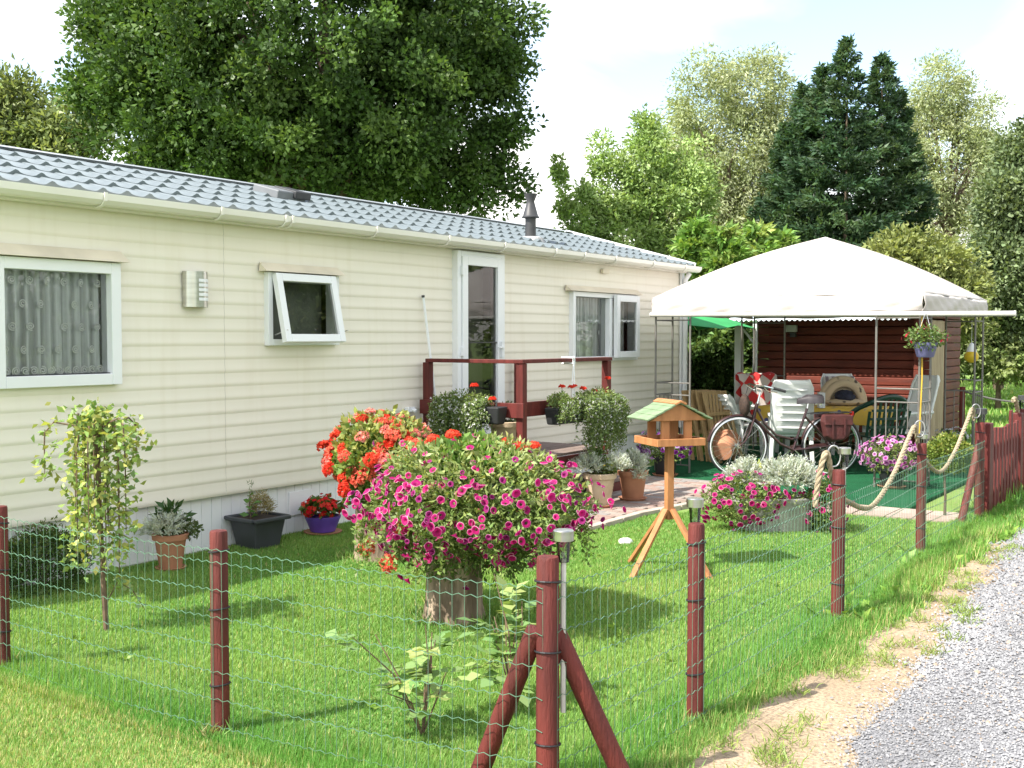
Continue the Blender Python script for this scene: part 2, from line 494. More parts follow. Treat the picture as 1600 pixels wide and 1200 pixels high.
# rough grass round the feet of the posts
pt_ = []
for (x, y) in ((2.95, 3.45), (2.95, 4.97), (3.14, 2.0), (4.15, 1.93), (6.11, 1.97), (8.28, 2.07), (10.25, 2.07), (4.95, 3.78), (6.0, 5.3)):
    rr = .05 if y not in (3.78, 5.3) else .19
    n = 150 if rr < .1 else 420; a = rng.uniform(0, 6.28, n)
    P = np.stack([x + np.cos(a) * rr * rng.uniform(.8, 1.7, n), y + np.sin(a) * rr * rng.uniform(.8, 1.7, n), np.zeros(n)], 1)
    D = rng.normal(size=(n, 3)) * [.45, .45, .1] + [0, 0, .9]
    pt_.append(leaves(P, D, rng.uniform(.035, .095, n), .07, np.where(rng.random((n, 1)) < .2, vary(n, (.42, .40, .18), .3), vary(n, (.18, .34, .08), .3))))
V, F, C = merge(pt_)
tag(link('post_tufts', np_mesh('post_tufts', V, F, M_GRASS, C)), 'long grass tufts left unmown around post and stump bases', 'grass', kind='stuff')
# terrace of clay pavers with a pale edging ---------------------------------
M_BED = mat('paver_bed', (.25, .21, .17), (.18, .15, .12), .95, 30)
M_PAV = [mat('paver_%s' % k, c, tuple(q * .8 for q in c), .85, 14, .3, 60) for k, c in
         (('rose', (.31, .235, .20)), ('buff', (.33, .28, .24)), ('grey', (.28, .255, .24)), ('red', (.30, .205, .17)))]
M_KERB = mat('kerb_stone', (.42, .37, .30), (.34, .29, .24), .9, 12, .3)
ter = tag(MB().span((7.78, 4.64, -.02), (11.18, 6.5, .012)).build('terrace', M_BED), kind='structure')
paver = MB().box((0, 0, 0), (.196, .096, .05))
pm = [paver.mesh('paver', q) for q in M_PAV]
cnt = 0
x = 7.9
row = 0
while x < 11.1:
    y = 4.69 + (.1 if row % 2 else 0)
    while y < 6.45:
        if cnt < 300 and (y < 5.5 or x > 9.4) :
            link('paver', rnd.choice(pm), ter, (x, y, .012 + rnd.uniform(-.002, .002)), (rnd.uniform(-.01, .01), rnd.uniform(-.01, .01), math.pi / 2 + rnd.uniform(-.01, .01)))
            cnt += 1
        y += .2
    x += .1; row += 1
k = 0
kx = 7.72
while kx < 9.6:
    MB().box((0, 0, 0), (.31, .075, .07)).build('kerb_stone', M_KERB, ter, bevel=.006, loc=(kx + .16, 4.6 - max(0, (kx - 8.6)) * .16, .012), rot=(0, 0, -.0 if kx < 8.6 else -.16)); kx += .32
# pink slab path along the carpet, out to the gate
M_SLAB = [mat('slab_' + a, c, None, .85, 9, .25, 50) for a, c in (('pink', (.40, .30, .25)), ('pale', (.43, .345, .29)), ('rose', (.37, .28, .235)))]
path = tag(MB().span((9.86, 2.2, -.02), (10.42, 4.62, .01)).build('path', M_BED), kind='structure')
sm = [MB().box((0, 0, 0), (.27, .27, .04)).mesh('slab', q) for q in M_SLAB]
for i in range(2):
    for j in range(8):
        if 2.34 + j * .28 < 4.6:
            link('slab', rnd.choice(sm), path, (10.0 + i * .28, 2.345 + j * .285, .004 + rnd.uniform(0, .004)), (0, 0, rnd.uniform(-.01, .01)))
M_TURF = ground_mat('artificial_turf', (.010, .085, .034), (.013, .105, .042), (.008, .065, .026), 3, 220)
tag(MB().span((10.45, 2.7, -.02), (15.3, 6.2, .035)).build('turf_carpet', M_TURF, bevel=.01), kind='structure')
# ================================================================== static caravan
M_CREAM = mat('cream_siding', (.80, .755, .655), (.775, .73, .63), .42, 2.5, .02, 40, spec=.4, stretch=(.4, 1, 2))
_N, _L = M_CREAM.node_tree.nodes, M_CREAM.node_tree.links            # faint rain streaks and grime
_tc = _N.new('ShaderNodeTexCoord'); _mp = _N.new('ShaderNodeMapping'); _mp.inputs['Scale'].default_value = (9, 1, .5)
_nz = _N.new('ShaderNodeTexNoise'); _nz.inputs['Scale'].default_value = 1.6; _nz.inputs['Detail'].default_value = 6
_rp = _N.new('ShaderNodeValToRGB'); _rp.color_ramp.elements[0].position = .52; _rp.color_ramp.elements[1].position = .78
_rp.color_ramp.elements[0].color = (1, 1, 1, 1); _rp.color_ramp.elements[1].color = (.955, .945, .92, 1)
_mu = _N.new('ShaderNodeMixRGB'); _mu.blend_type = 'MULTIPLY'; _mu.inputs[0].default_value = 1
_P = _N['Principled BSDF']; _src = _P.inputs['Base Color'].links[0].from_socket
_L.new(_tc.outputs['Object'], _mp.inputs[0]); _L.new(_mp.outputs[0], _nz.inputs['Vector']); _L.new(_nz.outputs[0], _rp.inputs[0])
_L.new(_src, _mu.inputs['Color1']); _L.new(_rp.outputs[0], _mu.inputs['Color2']); _L.new(_mu.outputs[0], _P.inputs['Base Color'])
M_CREAMTRIM = mat('cream_trim', (.78, .70, .56), None, .4, 3)
M_WPVC = mat('white_pvc', (.80, .82, .84), (.77, .79, .81), .3, 3)
M_SKIRT = mat('white_skirt', (.84, .85, .86), (.79, .80, .81), .5, 2)
M_GUTTER = mat('cream_gutter', (.80, .78, .72), (.75, .73, .66), .35, 2)
M_TILE = mat('slate_blue_tile', (.165, .195, .205), (.125, .15, .16), .45, 3.5, .05, 60, spec=.5)
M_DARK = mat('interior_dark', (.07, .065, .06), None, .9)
M_BLACKM = mat('black_metal', (.035, .036, .04), (.05, .05, .05), .5, 10)
M_STEEL = mat('brushed_steel', (.55, .54, .50), (.45, .44, .40), .28, 3, metal=1.0, stretch=(1, 1, 12))
M_NET = None
m_, N_, L_, P_ = nodes('net_curtain')
P_.inputs['Base Color'].default_value = (.80, .82, .84, 1); P_.inputs['Roughness'].default_value = .9
t_ = N_.new('ShaderNodeBsdfTransparent'); x_ = N_.new('ShaderNodeMixShader'); x_.inputs[0].default_value = .78
_w = N_.new('ShaderNodeTexWave'); _w.bands_direction = 'X'; _w.inputs['Scale'].default_value = 4.4; _w.inputs['Distortion'].default_value = 1.2; _w.inputs['Detail'].default_value = 2
_c = N_.new('ShaderNodeTexCoord'); _m = N_.new('ShaderNodeMapRange'); _m.inputs['To Min'].default_value = .52; _m.inputs['To Max'].default_value = .97
L_.new(_c.outputs['Object'], _w.inputs['Vector']); L_.new(_w.outputs['Fac'], _m.inputs['Value']); L_.new(_m.outputs[0], x_.inputs[0])
L_.new(t_.outputs[0], x_.inputs[1]); L_.new(P_.outputs[0], x_.inputs[2]); L_.new(x_.outputs[0], N_['Material Output'].inputs['Surface'])
M_NET = m_
M_MOTIF = mat('white_embroidery', (.9, .9, .9), None, .9)

X0, X1, YW = 2.4, 13.46, 6.5
ZS, ZE = .407, 2.46
car = thing('caravan', 'long cream static caravan with slate blue tiled roof and white skirting', 'caravan', (8, 8, 0))
OPEN = [(3.84, 4.68, 1.31, 2.08), (6.08, 6.83, 1.56, 2.09), (8.50, 9.22, .56, 2.41), (10.64, 12.12, 1.35, 2.09)]
NROW = 20
rh = (ZE - ZS) / NROW
PROF = [(0, .0), (.07, -.002), (.14, -.0043), (.21, -.0052), (.32, -.0048), (.46, -.0028), (.62, -.0011), (.8, -.0003), (1.0, .0)]
pt = [t for t, _ in PROF]; po = [y for _, y in PROF]
for r in range(NROW):
    z0 = ZS + r * rh
    cuts = sorted(set([X0, 5.652, X1] + [x for o in OPEN if o[3] > z0 and o[2] < z0 + rh for x in o[:2]]))
    for xa, xb in zip(cuts[:-1], cuts[1:]):
        bands = [(z0, z0 + rh)]
        for o in OPEN:
            if o[0] < (xa + xb) / 2 < o[1]:
                bands = [(p, q) for a_, b_ in bands for p, q in ((a_, min(b_, o[2])), (max(a_, o[3]), b_)) if q - p > .004]
        if xa == 5.652: xa += .0015
        for za, zb in bands:
            zs = sorted(set([za, zb] + [z0 + t * rh for t in pt if za < z0 + t * rh < zb]))
            seg = max(1, int((xb - xa) / 1.0)); V = []; F = []
            for z in zs:
                for i in range(seg + 1):
                    x = xa + (xb - xa) * i / seg
                    V.append((x, YW + np.interp((z - z0) / rh, pt, po) + .0012 * math.sin(x * 2.3 + r * 1.7), z))
            for k in range(len(zs) - 1):
                for i in range(seg): F.append((k * (seg + 1) + i, k * (seg + 1) + i + 1, (k + 1) * (seg + 1) + i + 1, (k + 1) * (seg + 1) + i))
            link('siding_board', np_mesh('siding_board', V, F, M_CREAM), car, world=True)
# shell: back, ends, floor, inner walls
sh = MB()
sh.span((X0, 9.98, .35), (X1, 10.02, 2.5)); sh.span((X0 - .02, 6.52, .35), (X0 + .02, 10, 2.5)); sh.span((X1 - .045, 6.53, .35), (X1 - .005, 10, 2.5))
sh.build('wall', M_CREAM, car, world=True)
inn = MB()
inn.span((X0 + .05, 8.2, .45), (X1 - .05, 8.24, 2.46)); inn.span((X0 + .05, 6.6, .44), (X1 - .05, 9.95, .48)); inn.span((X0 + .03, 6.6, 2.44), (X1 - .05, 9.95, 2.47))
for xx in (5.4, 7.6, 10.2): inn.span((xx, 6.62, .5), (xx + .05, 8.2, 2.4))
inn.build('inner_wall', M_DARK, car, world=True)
# gable ends
for xx in (X0, X1 - .04):
    MB().prism([(6.5, 2.47), (8.35, 3.03), (10.0, 2.47)], 0, xx, xx + .04).build('gable', M_CREAM, car, world=True)
# corner trims and downpipe
MB().span((X1 - .06, 6.455, .4), (X1 + .025, 6.482, 2.46)).build('corner_trim', M_WPVC, car, world=True)
dp = MB(); dp.tube([(X1 - .02, 6.36, 2.45), (X1 - .02, 6.42, 2.36), (X1 - .02, 6.42, .12)], .034, 10); dp.build('downpipe', M_WPVC, car, True, world=True)
# skirting planks
xx = X0
i = 0
skm = MB().span((0, 0, 0), (.092, .012, .4)).mesh('skirting_plank', M_SKIRT)
while xx < X1 - .05:
    o = link('skirting_plank', skm, car, (xx - 8, 6.545 - 8 + rnd.uniform(-.001, .001), .01)); xx += .0955
MB().span((X0, 6.556, .0), (X1, 6.57, .42)).build('skirting_back', M_SKIRT, car, world=True)
hb = MB(); hb.span((6.34, 6.535, .15), (6.60, 6.542, .345)); h_ = hb.build('access_hatch', M_SKIRT, car, bevel=.003, world=True)
# roof tiles ------------------------------------------------------------
EY, EZ, RY, RZ = 6.36, 2.535, 8.36, 3.075
sl = math.hypot(RY - EY, RZ - EZ); sa_ = math.atan2(RZ - EZ, RY - EY)
NR, TW = 5, .1835
TLn = sl / NR
def tile_mesh(name):
    n = 10; mb = MB(); vs = []
    def h(t):
        u = (t % 1.0)
        return .030 * math.exp(-((u - .72) / .17) ** 2) + .030 * math.exp(-((u + .28) / .17) ** 2) - .006 * math.sin(math.pi * u)
    for (yy, dz) in ((-.012, -.008), (-.012, .028), (TLn * .5, .014), (TLn + .01, .0)):
        for i in range(n + 1):
            t = i / n; vs.append((t * TW, yy, h(t) + dz))
    fs = []
    for r in range(3):
        for i in range(n): fs.append((r * (n + 1) + i, r * (n + 1) + i + 1, (r + 1) * (n + 1) + i + 1, (r + 1) * (n + 1) + i))
    mb.add(vs, fs)
    me = mb.mesh(name, M_TILE); me.shade_smooth(); me.set_sharp_from_angle(angle=math.radians(50)); return me
tm = tile_mesh('roof_tile')
roof_back = MB()
roof_back.add([(X0 - .08, 8.36, 3.07), (X1 + .1, 8.36, 3.07), (X1 + .1, 10.14, 2.53), (X0 - .08, 10.14, 2.53)], [(0, 1, 2, 3)])
roof_back.add([(X0 - .08, EY + .03, EZ - .035), (X1 + .06, EY + .03, EZ - .035), (X1 + .06, RY, RZ - .03), (X0 - .08, RY, RZ - .03)], [(0, 1, 2, 3)])
roof = roof_back.build('roof', M_TILE, car, world=True)
ncol = int((X1 + .09 - 2.35) / TW)
done = 0
extra = MB()
RM = Matrix.Rotation(sa_, 4, 'X')
for c in range(ncol):
    xx = X1 + .09 - (c + 1) * TW
    for r in range(NR):
        d = r * TLn
        loc = Vector((xx, EY + math.cos(sa_) * d, EZ + math.sin(sa_) * d))
        if xx > 2.85:
            link('roof_tile', tm, roof, loc, (sa_, 0, 0)); done += 1
        else:
            M4 = Matrix.Translation(loc) @ RM
            extra.add([M4 @ v.co for v in tm.vertices], [tuple(p.vertices) for p in tm.polygons])
print('tiles', done)
if extra.v: tag(extra.build('roof_tile_remainder', M_TILE, roof, True), kind='stuff')
rc = MB()
for s in (-1, 1):
    rc.add([(X0 - .1, RY, RZ + .055), (X1 + .11, RY, RZ + .055), (X1 + .11, RY + s * .13, RZ + .02), (X0 - .1, RY + s * .13, RZ + .02)], [(0, 1, 2, 3)])
rc.build('ridge_cap', mat('ridge_metal', (.34, .37, .40), None, .4, 4), car, world=True)
vb = MB(); vb.bar((X1 + .1, EY - .02, EZ + .01), (X1 + .1, RY, RZ + .02), .025, .09); vb.build('verge_trim', M_WPVC, car, world=True)
# gutter
gprof = [(6.255, 2.535), (6.262, 2.492), (6.29, 2.466), (6.335, 2.458), (6.375, 2.472), (6.378, 2.535), (6.368, 2.535), (6.366, 2.48), (6.335, 2.468), (6.295, 2.475), (6.272, 2.497), (6.265, 2.535)]
MB().prism(gprof, 0, X0 - .1, X1 + .14).build('gutter', M_GUTTER, car, world=True)
bxs = [3.0, 3.62, 4.45, 5.42, 6.05, 6.12, 7.1, 8.1, 9.0, 9.95, 10.55, 11.25, 12.2, 13.1]
for b in bxs:
    MB().prism([(6.249, 2.54), (6.256, 2.488), (6.287, 2.460), (6.335, 2.452), (6.40, 2.468), (6.40, 2.46), (6.335, 2.444), (6.283, 2.452), (6.247, 2.484), (6.241, 2.54)], 0, b, b + .022).build('gutter_bracket', M_GUTTER, car, world=True)
# soffit board behind gutter
MB().span((X0, 6.385, 2.45), (X1, 6.49, 2.465)).build('soffit', M_GUTTER, car, world=True)
# flue and vent
def on_roof(px, py):
    d = ray(px, py); k = (RZ - EZ) / (RY - EY)
    t = (EZ - EY * k - EYE) / (d.z - d.y * k); return Vector((d.x * t, d.y * t, EYE + d.z * t))
fb = on_roof(829, 377)
fl = MB(); c = (fb.x, fb.y, fb.z)
dpt = fb.dot(FW)
sc = dpt / FPX
fl.lathe([(8.5 * sc, -.1), (8.5 * sc, 36 * sc), (14 * sc, 36.5 * sc), (14 * sc, 38 * sc), (12 * sc, 40 * sc), (7 * sc, 58 * sc), (6 * sc, 62 * sc), (10 * sc, 72 * sc), (10.5 * sc, 74 * sc), (8 * sc, 74 * sc), (5 * sc, 66 * sc)], 20, c)
fo = fl.build('flue', M_BLACKM, car, True, world=True)
MB().lathe([(.17, -.03), (.15, .035), (.10, .05)], 16, c).build('flashing', mat('lead_flashing', (.42, .42, .42), (.3, .3, .3), .6, 12), fo)
vp = on_roof(437, 312)
vm = Matrix.Translation(vp + Vector((0, 0, .06))) @ Matrix.Rotation(sa_, 4, 'X')
v1 = MB(); v1.box((0, 0, 0), (.36, .34, .085)); v1o = v1.build('roof_vent', mat('vent_plastic', (.17, .18, .19), None, .5, 6), car, bevel=.012)
v1o.matrix_parent_inverse = Matrix.Translation((-8, -8, 0)); v1o.location = vm.translation; v1o.rotation_euler = (sa_, 0, 0)
MB().box((.11, -.05, .022), (.20, .30, .07)).build('vent_cover', M_BLACKM, v1o, bevel=.008)

# windows ---------------------------------------------------------------
def frame(x0, x1, z0, z1, w, y0, y1):
    mb = MB()
    mb.span((x0, y0, z0), (x0 + w, y1, z1)); mb.span((x1 - w, y0, z0), (x1, y1, z1))
    mb.span((x0 + w, y0, z1 - w), (x1 - w, y1, z1)); mb.span((x0 + w, y0, z0), (x1 - w, y1, z0 + w))
    return mb
def pane(x0, x1, z0, z1, y, parent, name='pane'):
    return MB().add([(x0, y, z0), (x1, y, z0), (x1, y, z1), (x0, y, z1)], [(0, 1, 2, 3)]).build(name, M_GLASS, parent)
def curtain(x0, x1, z0, z1, y, parent, folds=9, scallop=0, name='curtain', amp=.022, seed=0):
    n = 120; V = []; F = []
    for i in range(n + 1):
        t = i / n; x = x0 + (x1 - x0) * t
        yy = y + amp * math.sin(t * folds * 6.283 + math.sin(t * 9 + seed)) + .01 * math.sin(t * folds * 2.7 * 6.283)
        zb = z0 + scallop * abs(math.sin(t * folds * 2.2 * math.pi))
        V += [(x, yy, zb), (x, yy * .5 + y * .5, z1)]
    F = [(2 * i, 2 * i + 2, 2 * i + 3, 2 * i + 1) for i in range(n)]
    return link(name, np_mesh(name, V, F, M_NET, smooth=True), parent)
sp = []
for i in range(22):
    a = i * .55; r = .004 + .0011 * i; sp.append((math.cos(a) * r, 0, math.sin(a) * r))
spiral = MB().tube(sp, .0046, 4).mesh('curtain_motif', M_MOTIF)
def motifs(x0, x1, z0, z1, y, parent, cols, rows, seed=0):
    r_ = random.Random(seed)
    for i in range(cols):
        for j in range(rows):
            if r_.random() < .2: continue
            link('curtain_motif', spiral, parent, (x0 + (x1 - x0) * (i + .5 + (.5 if j % 2 else 0) * .8) / (cols + .4), y, z0 + (z1 - z0) * (j + .5) / rows), (0, r_.uniform(-.6, .6), r_.uniform(-.4, .4)))
# big window at the left
w1 = frame(3.795, 4.708, 1.282, 2.102, .075, 6.44, 6.56).build('window', M_WPVC, car, bevel=.004, world=True)
tag(w1, 'wide window with spiral patterned net curtain')
pane(3.86, 4.64, 1.35, 2.03, 6.50, w1)
MB().add([(3.85, 6.468, 1.355), (4.64, 6.468, 1.355), (4.64, 6.468, 1.365), (3.85, 6.468, 1.365)], [(0, 1, 2, 3)]).build('glazing_bead', M_BLACKM, w1)
curtain(3.80, 4.72, 1.33, 2.08, 6.585, w1, 12)
motifs(3.87, 4.66, 1.45, 2.04, 6.548, w1, 6, 4, 3)
for i in range(13): link('curtain_motif', spiral, w1, (3.88 + i * .061, 6.548, 1.385), (0, i * .7, 0), 1.05)
# small top hung window standing open
w2 = frame(6.054, 6.852, 1.536, 2.111, .05, 6.45, 6.56).build('window', M_WPVC, car, bevel=.004, world=True)
tag(w2, 'small top hung window propped open')
sash = frame(-.335, .335, -.55, 0, .062, -.025, .025)
so = sash.build('sash', M_WPVC, w2, bevel=.004, loc=(6.425, 6.425, 2.10), rot=(math.radians(-12), 0, 0))
# panes of the sash are part of the window, laid in the sash's own plane
po = MB().add([(-.28, 0, -.49), (.28, 0, -.49), (.28, 0, -.06), (-.28, 0, -.06)], [(0, 1, 2, 3)]).build('pane', M_GLASS, w2, loc=(6.425, 6.425, 2.10), rot=(math.radians(-12), 0, 0))
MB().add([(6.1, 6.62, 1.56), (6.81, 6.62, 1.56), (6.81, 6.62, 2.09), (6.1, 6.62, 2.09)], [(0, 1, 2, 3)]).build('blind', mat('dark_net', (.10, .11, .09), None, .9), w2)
for s in (-1, 1): MB().bar((6.453 + s * .33, 6.45, 1.62), (6.453 + s * .34, 6.30, 1.66), .012, .006).build('stay', M_STEEL, w2)
# right hand window
w3 = frame(10.616, 12.15, 1.325, 2.118, .055, 6.44, 6.56).span((11.44, 6.44, 1.38), (11.51, 6.56, 2.06)).build('window', M_WPVC, car, bevel=.004, world=True)
tag(w3, 'two light window with net curtains beside the door')
pane(10.66, 11.45, 1.37, 2.07, 6.50, w3); 
sash3 = frame(11.50, 12.07, 1.36, 2.10, .075, 6.37, 6.42).build('sash', M_WPVC, w3, bevel=.004)
pane(11.57, 12.0, 1.43, 2.03, 6.392, w3)
curtain(10.66, 12.10, 1.75, 2.06, 6.585, w3, 10, .03, seed=2, amp=.015)
curtain(10.66, 12.10, 1.36, 2.06, 6.61, w3, 13, seed=5, amp=.02)
motifs(10.68, 12.1, 1.40, 1.75, 6.58, w3, 7, 2, 5)
# hoods over the windows
def hood(x0, x1, z0, z1):
    MB().add([(x0, 6.485, z1), (x1, 6.485, z1), (x1 + .01, 6.40, z0), (x0 - .01, 6.40, z0), (x0 - .01, 6.485, z0), (x1 + .01, 6.485, z0)],
             [(3, 2, 1, 0), (0, 4, 3), (1, 2, 5), (4, 5, 2, 3)]).build('window_hood', M_CREAMTRIM, car, world=True)
hood(3.72, 4.745, 2.108, 2.185); hood(6.0, 6.87, 2.116, 2.185); hood(10.52, 12.2, 2.122, 2.187)
# door
d1 = frame(8.465, 9.255, .53, 2.436, .06, 6.43, 6.56)
d1.span((8.53, 6.425, 2.40), (9.20, 6.56, 2.43))
do = d1.build('door', M_WPVC, car, bevel=.004, world=True)
leaf = frame(8.53, 9.20, .57, 2.385, .085, 6.415, 6.465); leaf.span((8.61, 6.42, .65), (9.12, 6.46, .80))
leaf.build('door_leaf', M_WPVC, do, bevel=.004)
pane(8.60, 9.13, .79, 2.31, 6.445, do)
MB().span((8.61, 6.428, 1.545), (9.12, 6.44, 1.557)).build('glazing_bar', M_BLACKM, do)
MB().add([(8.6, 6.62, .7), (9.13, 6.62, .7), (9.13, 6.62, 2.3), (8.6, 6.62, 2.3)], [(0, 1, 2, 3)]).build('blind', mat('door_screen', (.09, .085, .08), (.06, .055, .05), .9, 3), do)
for z in (.8, 1.42, 2.2): MB().span((8.505, 6.40, z), (8.535, 6.43, z + .09)).build('hinge', M_WPVC, do, bevel=.004)
hd = MB(); hd.span((9.145, 6.385, 1.40), (9.175, 6.412, 1.56)); hd.bar((9.16, 6.375, 1.50), (9.04, 6.365, 1.50), .02, .014); hd.build('handle', M_WPVC, do, bevel=.003)
# little boxes on the wall
MB().span((11.30, 6.45, 2.35), (11.45, 6.485, 2.40)).build('junction_box', M_CREAMTRIM, car, bevel=.004, world=True)
sk = MB(); sk.span((7.74, 6.44, .92), (7.84, 6.49, .965)); sk.cyl((7.80, 6.44, .94), (7.80, 6.40, .93), .018, .018, 10); sk.build('hook_up_socket', M_WPVC, car, bevel=.004, world=True)

# wall lamp, steel half cylinder with slots
lp = thing('wall_lamp', 'curved steel wall lamp with five white slots on cream siding', 'lamp', (5.362, 6.485, 1.95))
hc = MB(); n = 18; vs = []
for z in (-.13, .13):
    for i in range(n + 1):
        a = math.pi * i / n; vs.append((-.105 * math.cos(a), -.085 * math.sin(a), z))
hc.add(vs, [(i, i + 1, n + 2 + i, n + 1 + i) for i in range(n)] + [tuple(range(n + 1, 2 * n + 2)), tuple(range(n, -1, -1))])
hc.build('shade', M_STEEL, lp, True)
for k in range(5):
    sl_ = MB(); vs = []
    z = .075 - k * .034
    for zz in (z, z - .022):
        for i in range(7):
            a = math.pi * (.42 + .42 * i / 6); vs.append((-.108 * math.cos(a), -.088 * math.sin(a), zz))
    sl_.add(vs, [(i, i + 1, 8 + i, 7 + i) for i in range(6)]); sl_.build('slot', M_WPVC, lp)
# white pole leaning on the wall beside the door
wp = thing('pole', 'thin white pole leaning on the wall left of the door', 'pole', (8.1, 6.3, 0))
MB().cyl((8.10, 6.34, .5), (7.985, 6.465, 1.97), .012, .012, 8).build('shaft', M_WPVC, wp, True, world=True)
MB().cyl((7.985, 6.465, 1.968), (7.983, 6.467, 1.99), .015, .015, 8).build('cap', M_BLACKM, wp, True, world=True)

# ------------------------------------------------------------------ balcony at the door
M_RED = mat('red_brown_paint', (.125, .021, .018), (.075, .013, .011), .55, 6, .25, 40, stretch=(3, 3, .6), spec=.35)
M_REDL = mat('red_brown_weathered', (.16, .035, .03), (.09, .018, .016), .7, 5, .3, 40, stretch=(1, 1, .5))
M_DECK = mat('grey_brown_deck', (.23, .17, .15), (.16, .12, .10), .8, 10, .3, stretch=(6, 1, 1))
bal = thing('balcony', 'small red-brown timber balcony with rails in front of the white door', 'balcony', (8.7, 5.9, 0))
BX0, BX1, BY0, BY1 = 7.97, 9.46, 5.36, 6.40
for (a, b) in ((BX0, BY0), (BX1, BY0), (BX0, BY1), (BX1, BY1)):
    MB().span((a - .035, b - .035, .0), (a + .035, b + .035, 1.372)).build('post', M_RED, bal, bevel=.004, world=True)
for a, b in (((BX0, BY0 - .04, 1.39), (BX0, BY1, 1.39)), ((BX0 - .045, BY0, 1.391), (BX1 + .045, BY0, 1.391))):
    MB().bar(a, b, .085, .034).build('handrail', M_RED, bal, bevel=.004, world=True)
for a, b in (((BX0 - .05, BY0 - .06, .965), (BX0 - .05, BY1 + .05, .965)), ((BX0 + .04, BY0 + .045, .965), (BX1 + .04, BY0 + .045, .965))):
    MB().bar(a, b, .028, .13).build('mid_rail', M_RED, bal, bevel=.004, world=True)
for i in range(8):
    yy = BY0 + .02 + i * .13
    MB().span((BX0 - .03, yy, .505), (BX1 + .06, yy + .122, .53)).build('deck_board', M_DECK, bal, bevel=.003, world=True)
MB().span((BX0 - .03, BY0 - .0, .38), (BX1 + .06, BY0 + .03, .50)).build('fascia', M_RED, bal, world=True)
MB().span((BX0 - .03, BY0 + .04, .38), (BX0, BY1, .50)).build('fascia', M_RED, bal, world=True)
for k in range(2):
    MB().span((BX1 + .08, BY0 + .1, .13 + k * .17), (BX1 + .62 - k * .27, BY1 - .1, .16 + k * .17)).build('step', M_DECK, bal, bevel=.003, world=True)
    for yy in (BY0 + .1, BY1 - .14):
        MB().span((BX1 + .1, yy, .0 if k == 0 else .165), (BX1 + .6 - k * .27, yy + .03, .125 + k * .17)).build('riser_block', M_RED, bal, world=True)
# loop of cord tied round the rail
cd = thing('cord', 'white cord looped over the front balcony handrail', 'cord', (8.75, 5.36, 1.2))
cb = MB()
cb.tube([(8.73, 5.30, 1.415), (8.73, 5.42, 1.415), (8.73, 5.42, 1.36), (8.73, 5.30, 1.36)], .009, 6, closed=True)
cb.tube([(8.76, 5.30, 1.415), (8.76, 5.42, 1.415), (8.76, 5.42, 1.36), (8.76, 5.30, 1.36)], .009, 6, closed=True)
cb.tube([(8.74, 5.30, 1.38), (8.70, 5.29, 1.2), (8.67, 5.27, 1.05)], .005, 5); cb.tube([(8.75, 5.30, 1.38), (8.72, 5.28, 1.2), (8.68, 5.26, 1.05)], .005, 5)
cb.build('loop', M_WPVC, cd, True, world=True)
# ================================================================== gazebo
M_POLE = mat('grey_bronze_tube', (.20, .19, .17), (.15, .14, .13), .45, 8, metal=.3)
M_CANVAS = mat('white_canvas', (.56, .52, .495), (.50, .455, .43), .85, 1.6, .5, 6)
M_PALETUBE = mat('pale_grey_tube', (.60, .59, .55), (.52, .51, .47), .4, 4)
GX0, GX1, GY0, GY1 = 11.67, 14.67, 2.95, 5.95
gz = thing('gazebo', 'square white canvas gazebo on thin metal poles over a green carpet', 'gazebo', ((GX0 + GX1) / 2, (GY0 + GY1) / 2, .035))
ZV, ZT, ZP = 1.86, 2.05, 2.80
cx_, cy_ = (GX0 + GX1) / 2, (GY0 + GY1) / 2
# canopy: four sagging panels plus a loose valance
def cz(u, v):
    d = max(abs(u), abs(v)); e = 1 - d
    z = ZT + (ZP - ZT) * e + .07 * math.sin(math.pi * e)
    side = min(abs(u), abs(v)) / max(d, 1e-3)
    z -= .03 * math.sin(math.pi * e) * (1 - side ** 2)
    z += (.004 * math.sin(u * 17 + v * 5) + .004 * math.sin(v * 15 - u * 7)) * d * (1 - side ** 4)
    return z
V = []; F = []; NR_, NS_ = 16, 14
for r in range(NR_ + 1):
    d = r / NR_
    for s in range(4):
        for j in range(NS_):
            t = -1 + 2 * j / NS_
            u, v = ((t, -1), (1, t), (-t, 1), (-1, -t))[s]
            V.append((cx_ + u * d * 1.53, cy_ + v * d * 1.53, cz(u * d, v * d)))
K = NS_ * 4
F = [(r * K + j, r * K + (j + 1) % K, (r + 1) * K + (j + 1) % K, (r + 1) * K + j) for r in range(NR_) for j in range(K)]
can = link('canopy', np_mesh('canopy', V, F, M_CANVAS, smooth=True), gz, world=True)
can.modifiers.new('thick', 'SOLIDIFY').thickness = .004
rs = random.Random(4)
for s in range(4):
    V = []; F = []; k = 46; rows = 7
    ph = rs.uniform(0, 6)
    for i in range(k + 1):
        t = -1 + 2 * i / k
        for r in range(rows + 1):
            f = r / rows
            out = 1.53 + .015 * math.sin(f * 3) + (.012 * math.sin(t * 9 + ph + f * 5 + math.sin(t * 5)) + .010 * math.sin(t * 27 + ph * 2 - f * 9)) * (f * (1.3 - f)) * 2
            z = cz(t, 1) if r == 0 else ZT + (ZV - ZT) * f + .006 * math.sin(t * 9 + ph) * f
            x, y = (t * 1.532, -out) if s == 0 else ((out, t * 1.532) if s == 1 else ((t * 1.532, out) if s == 2 else (-out, t * 1.532)))
            V.append((cx_ + x, cy_ + y, z))
    F = [(i * (rows + 1) + r, (i + 1) * (rows + 1) + r, (i + 1) * (rows + 1) + r + 1, i * (rows + 1) + r + 1) for i in range(k) for r in range(rows)]
    vo = link('valance', np_mesh('valance', V, F, M_CANVAS, smooth=True), gz, world=True)
    vo.modifiers.new('thick', 'SOLIDIFY').thickness = .004
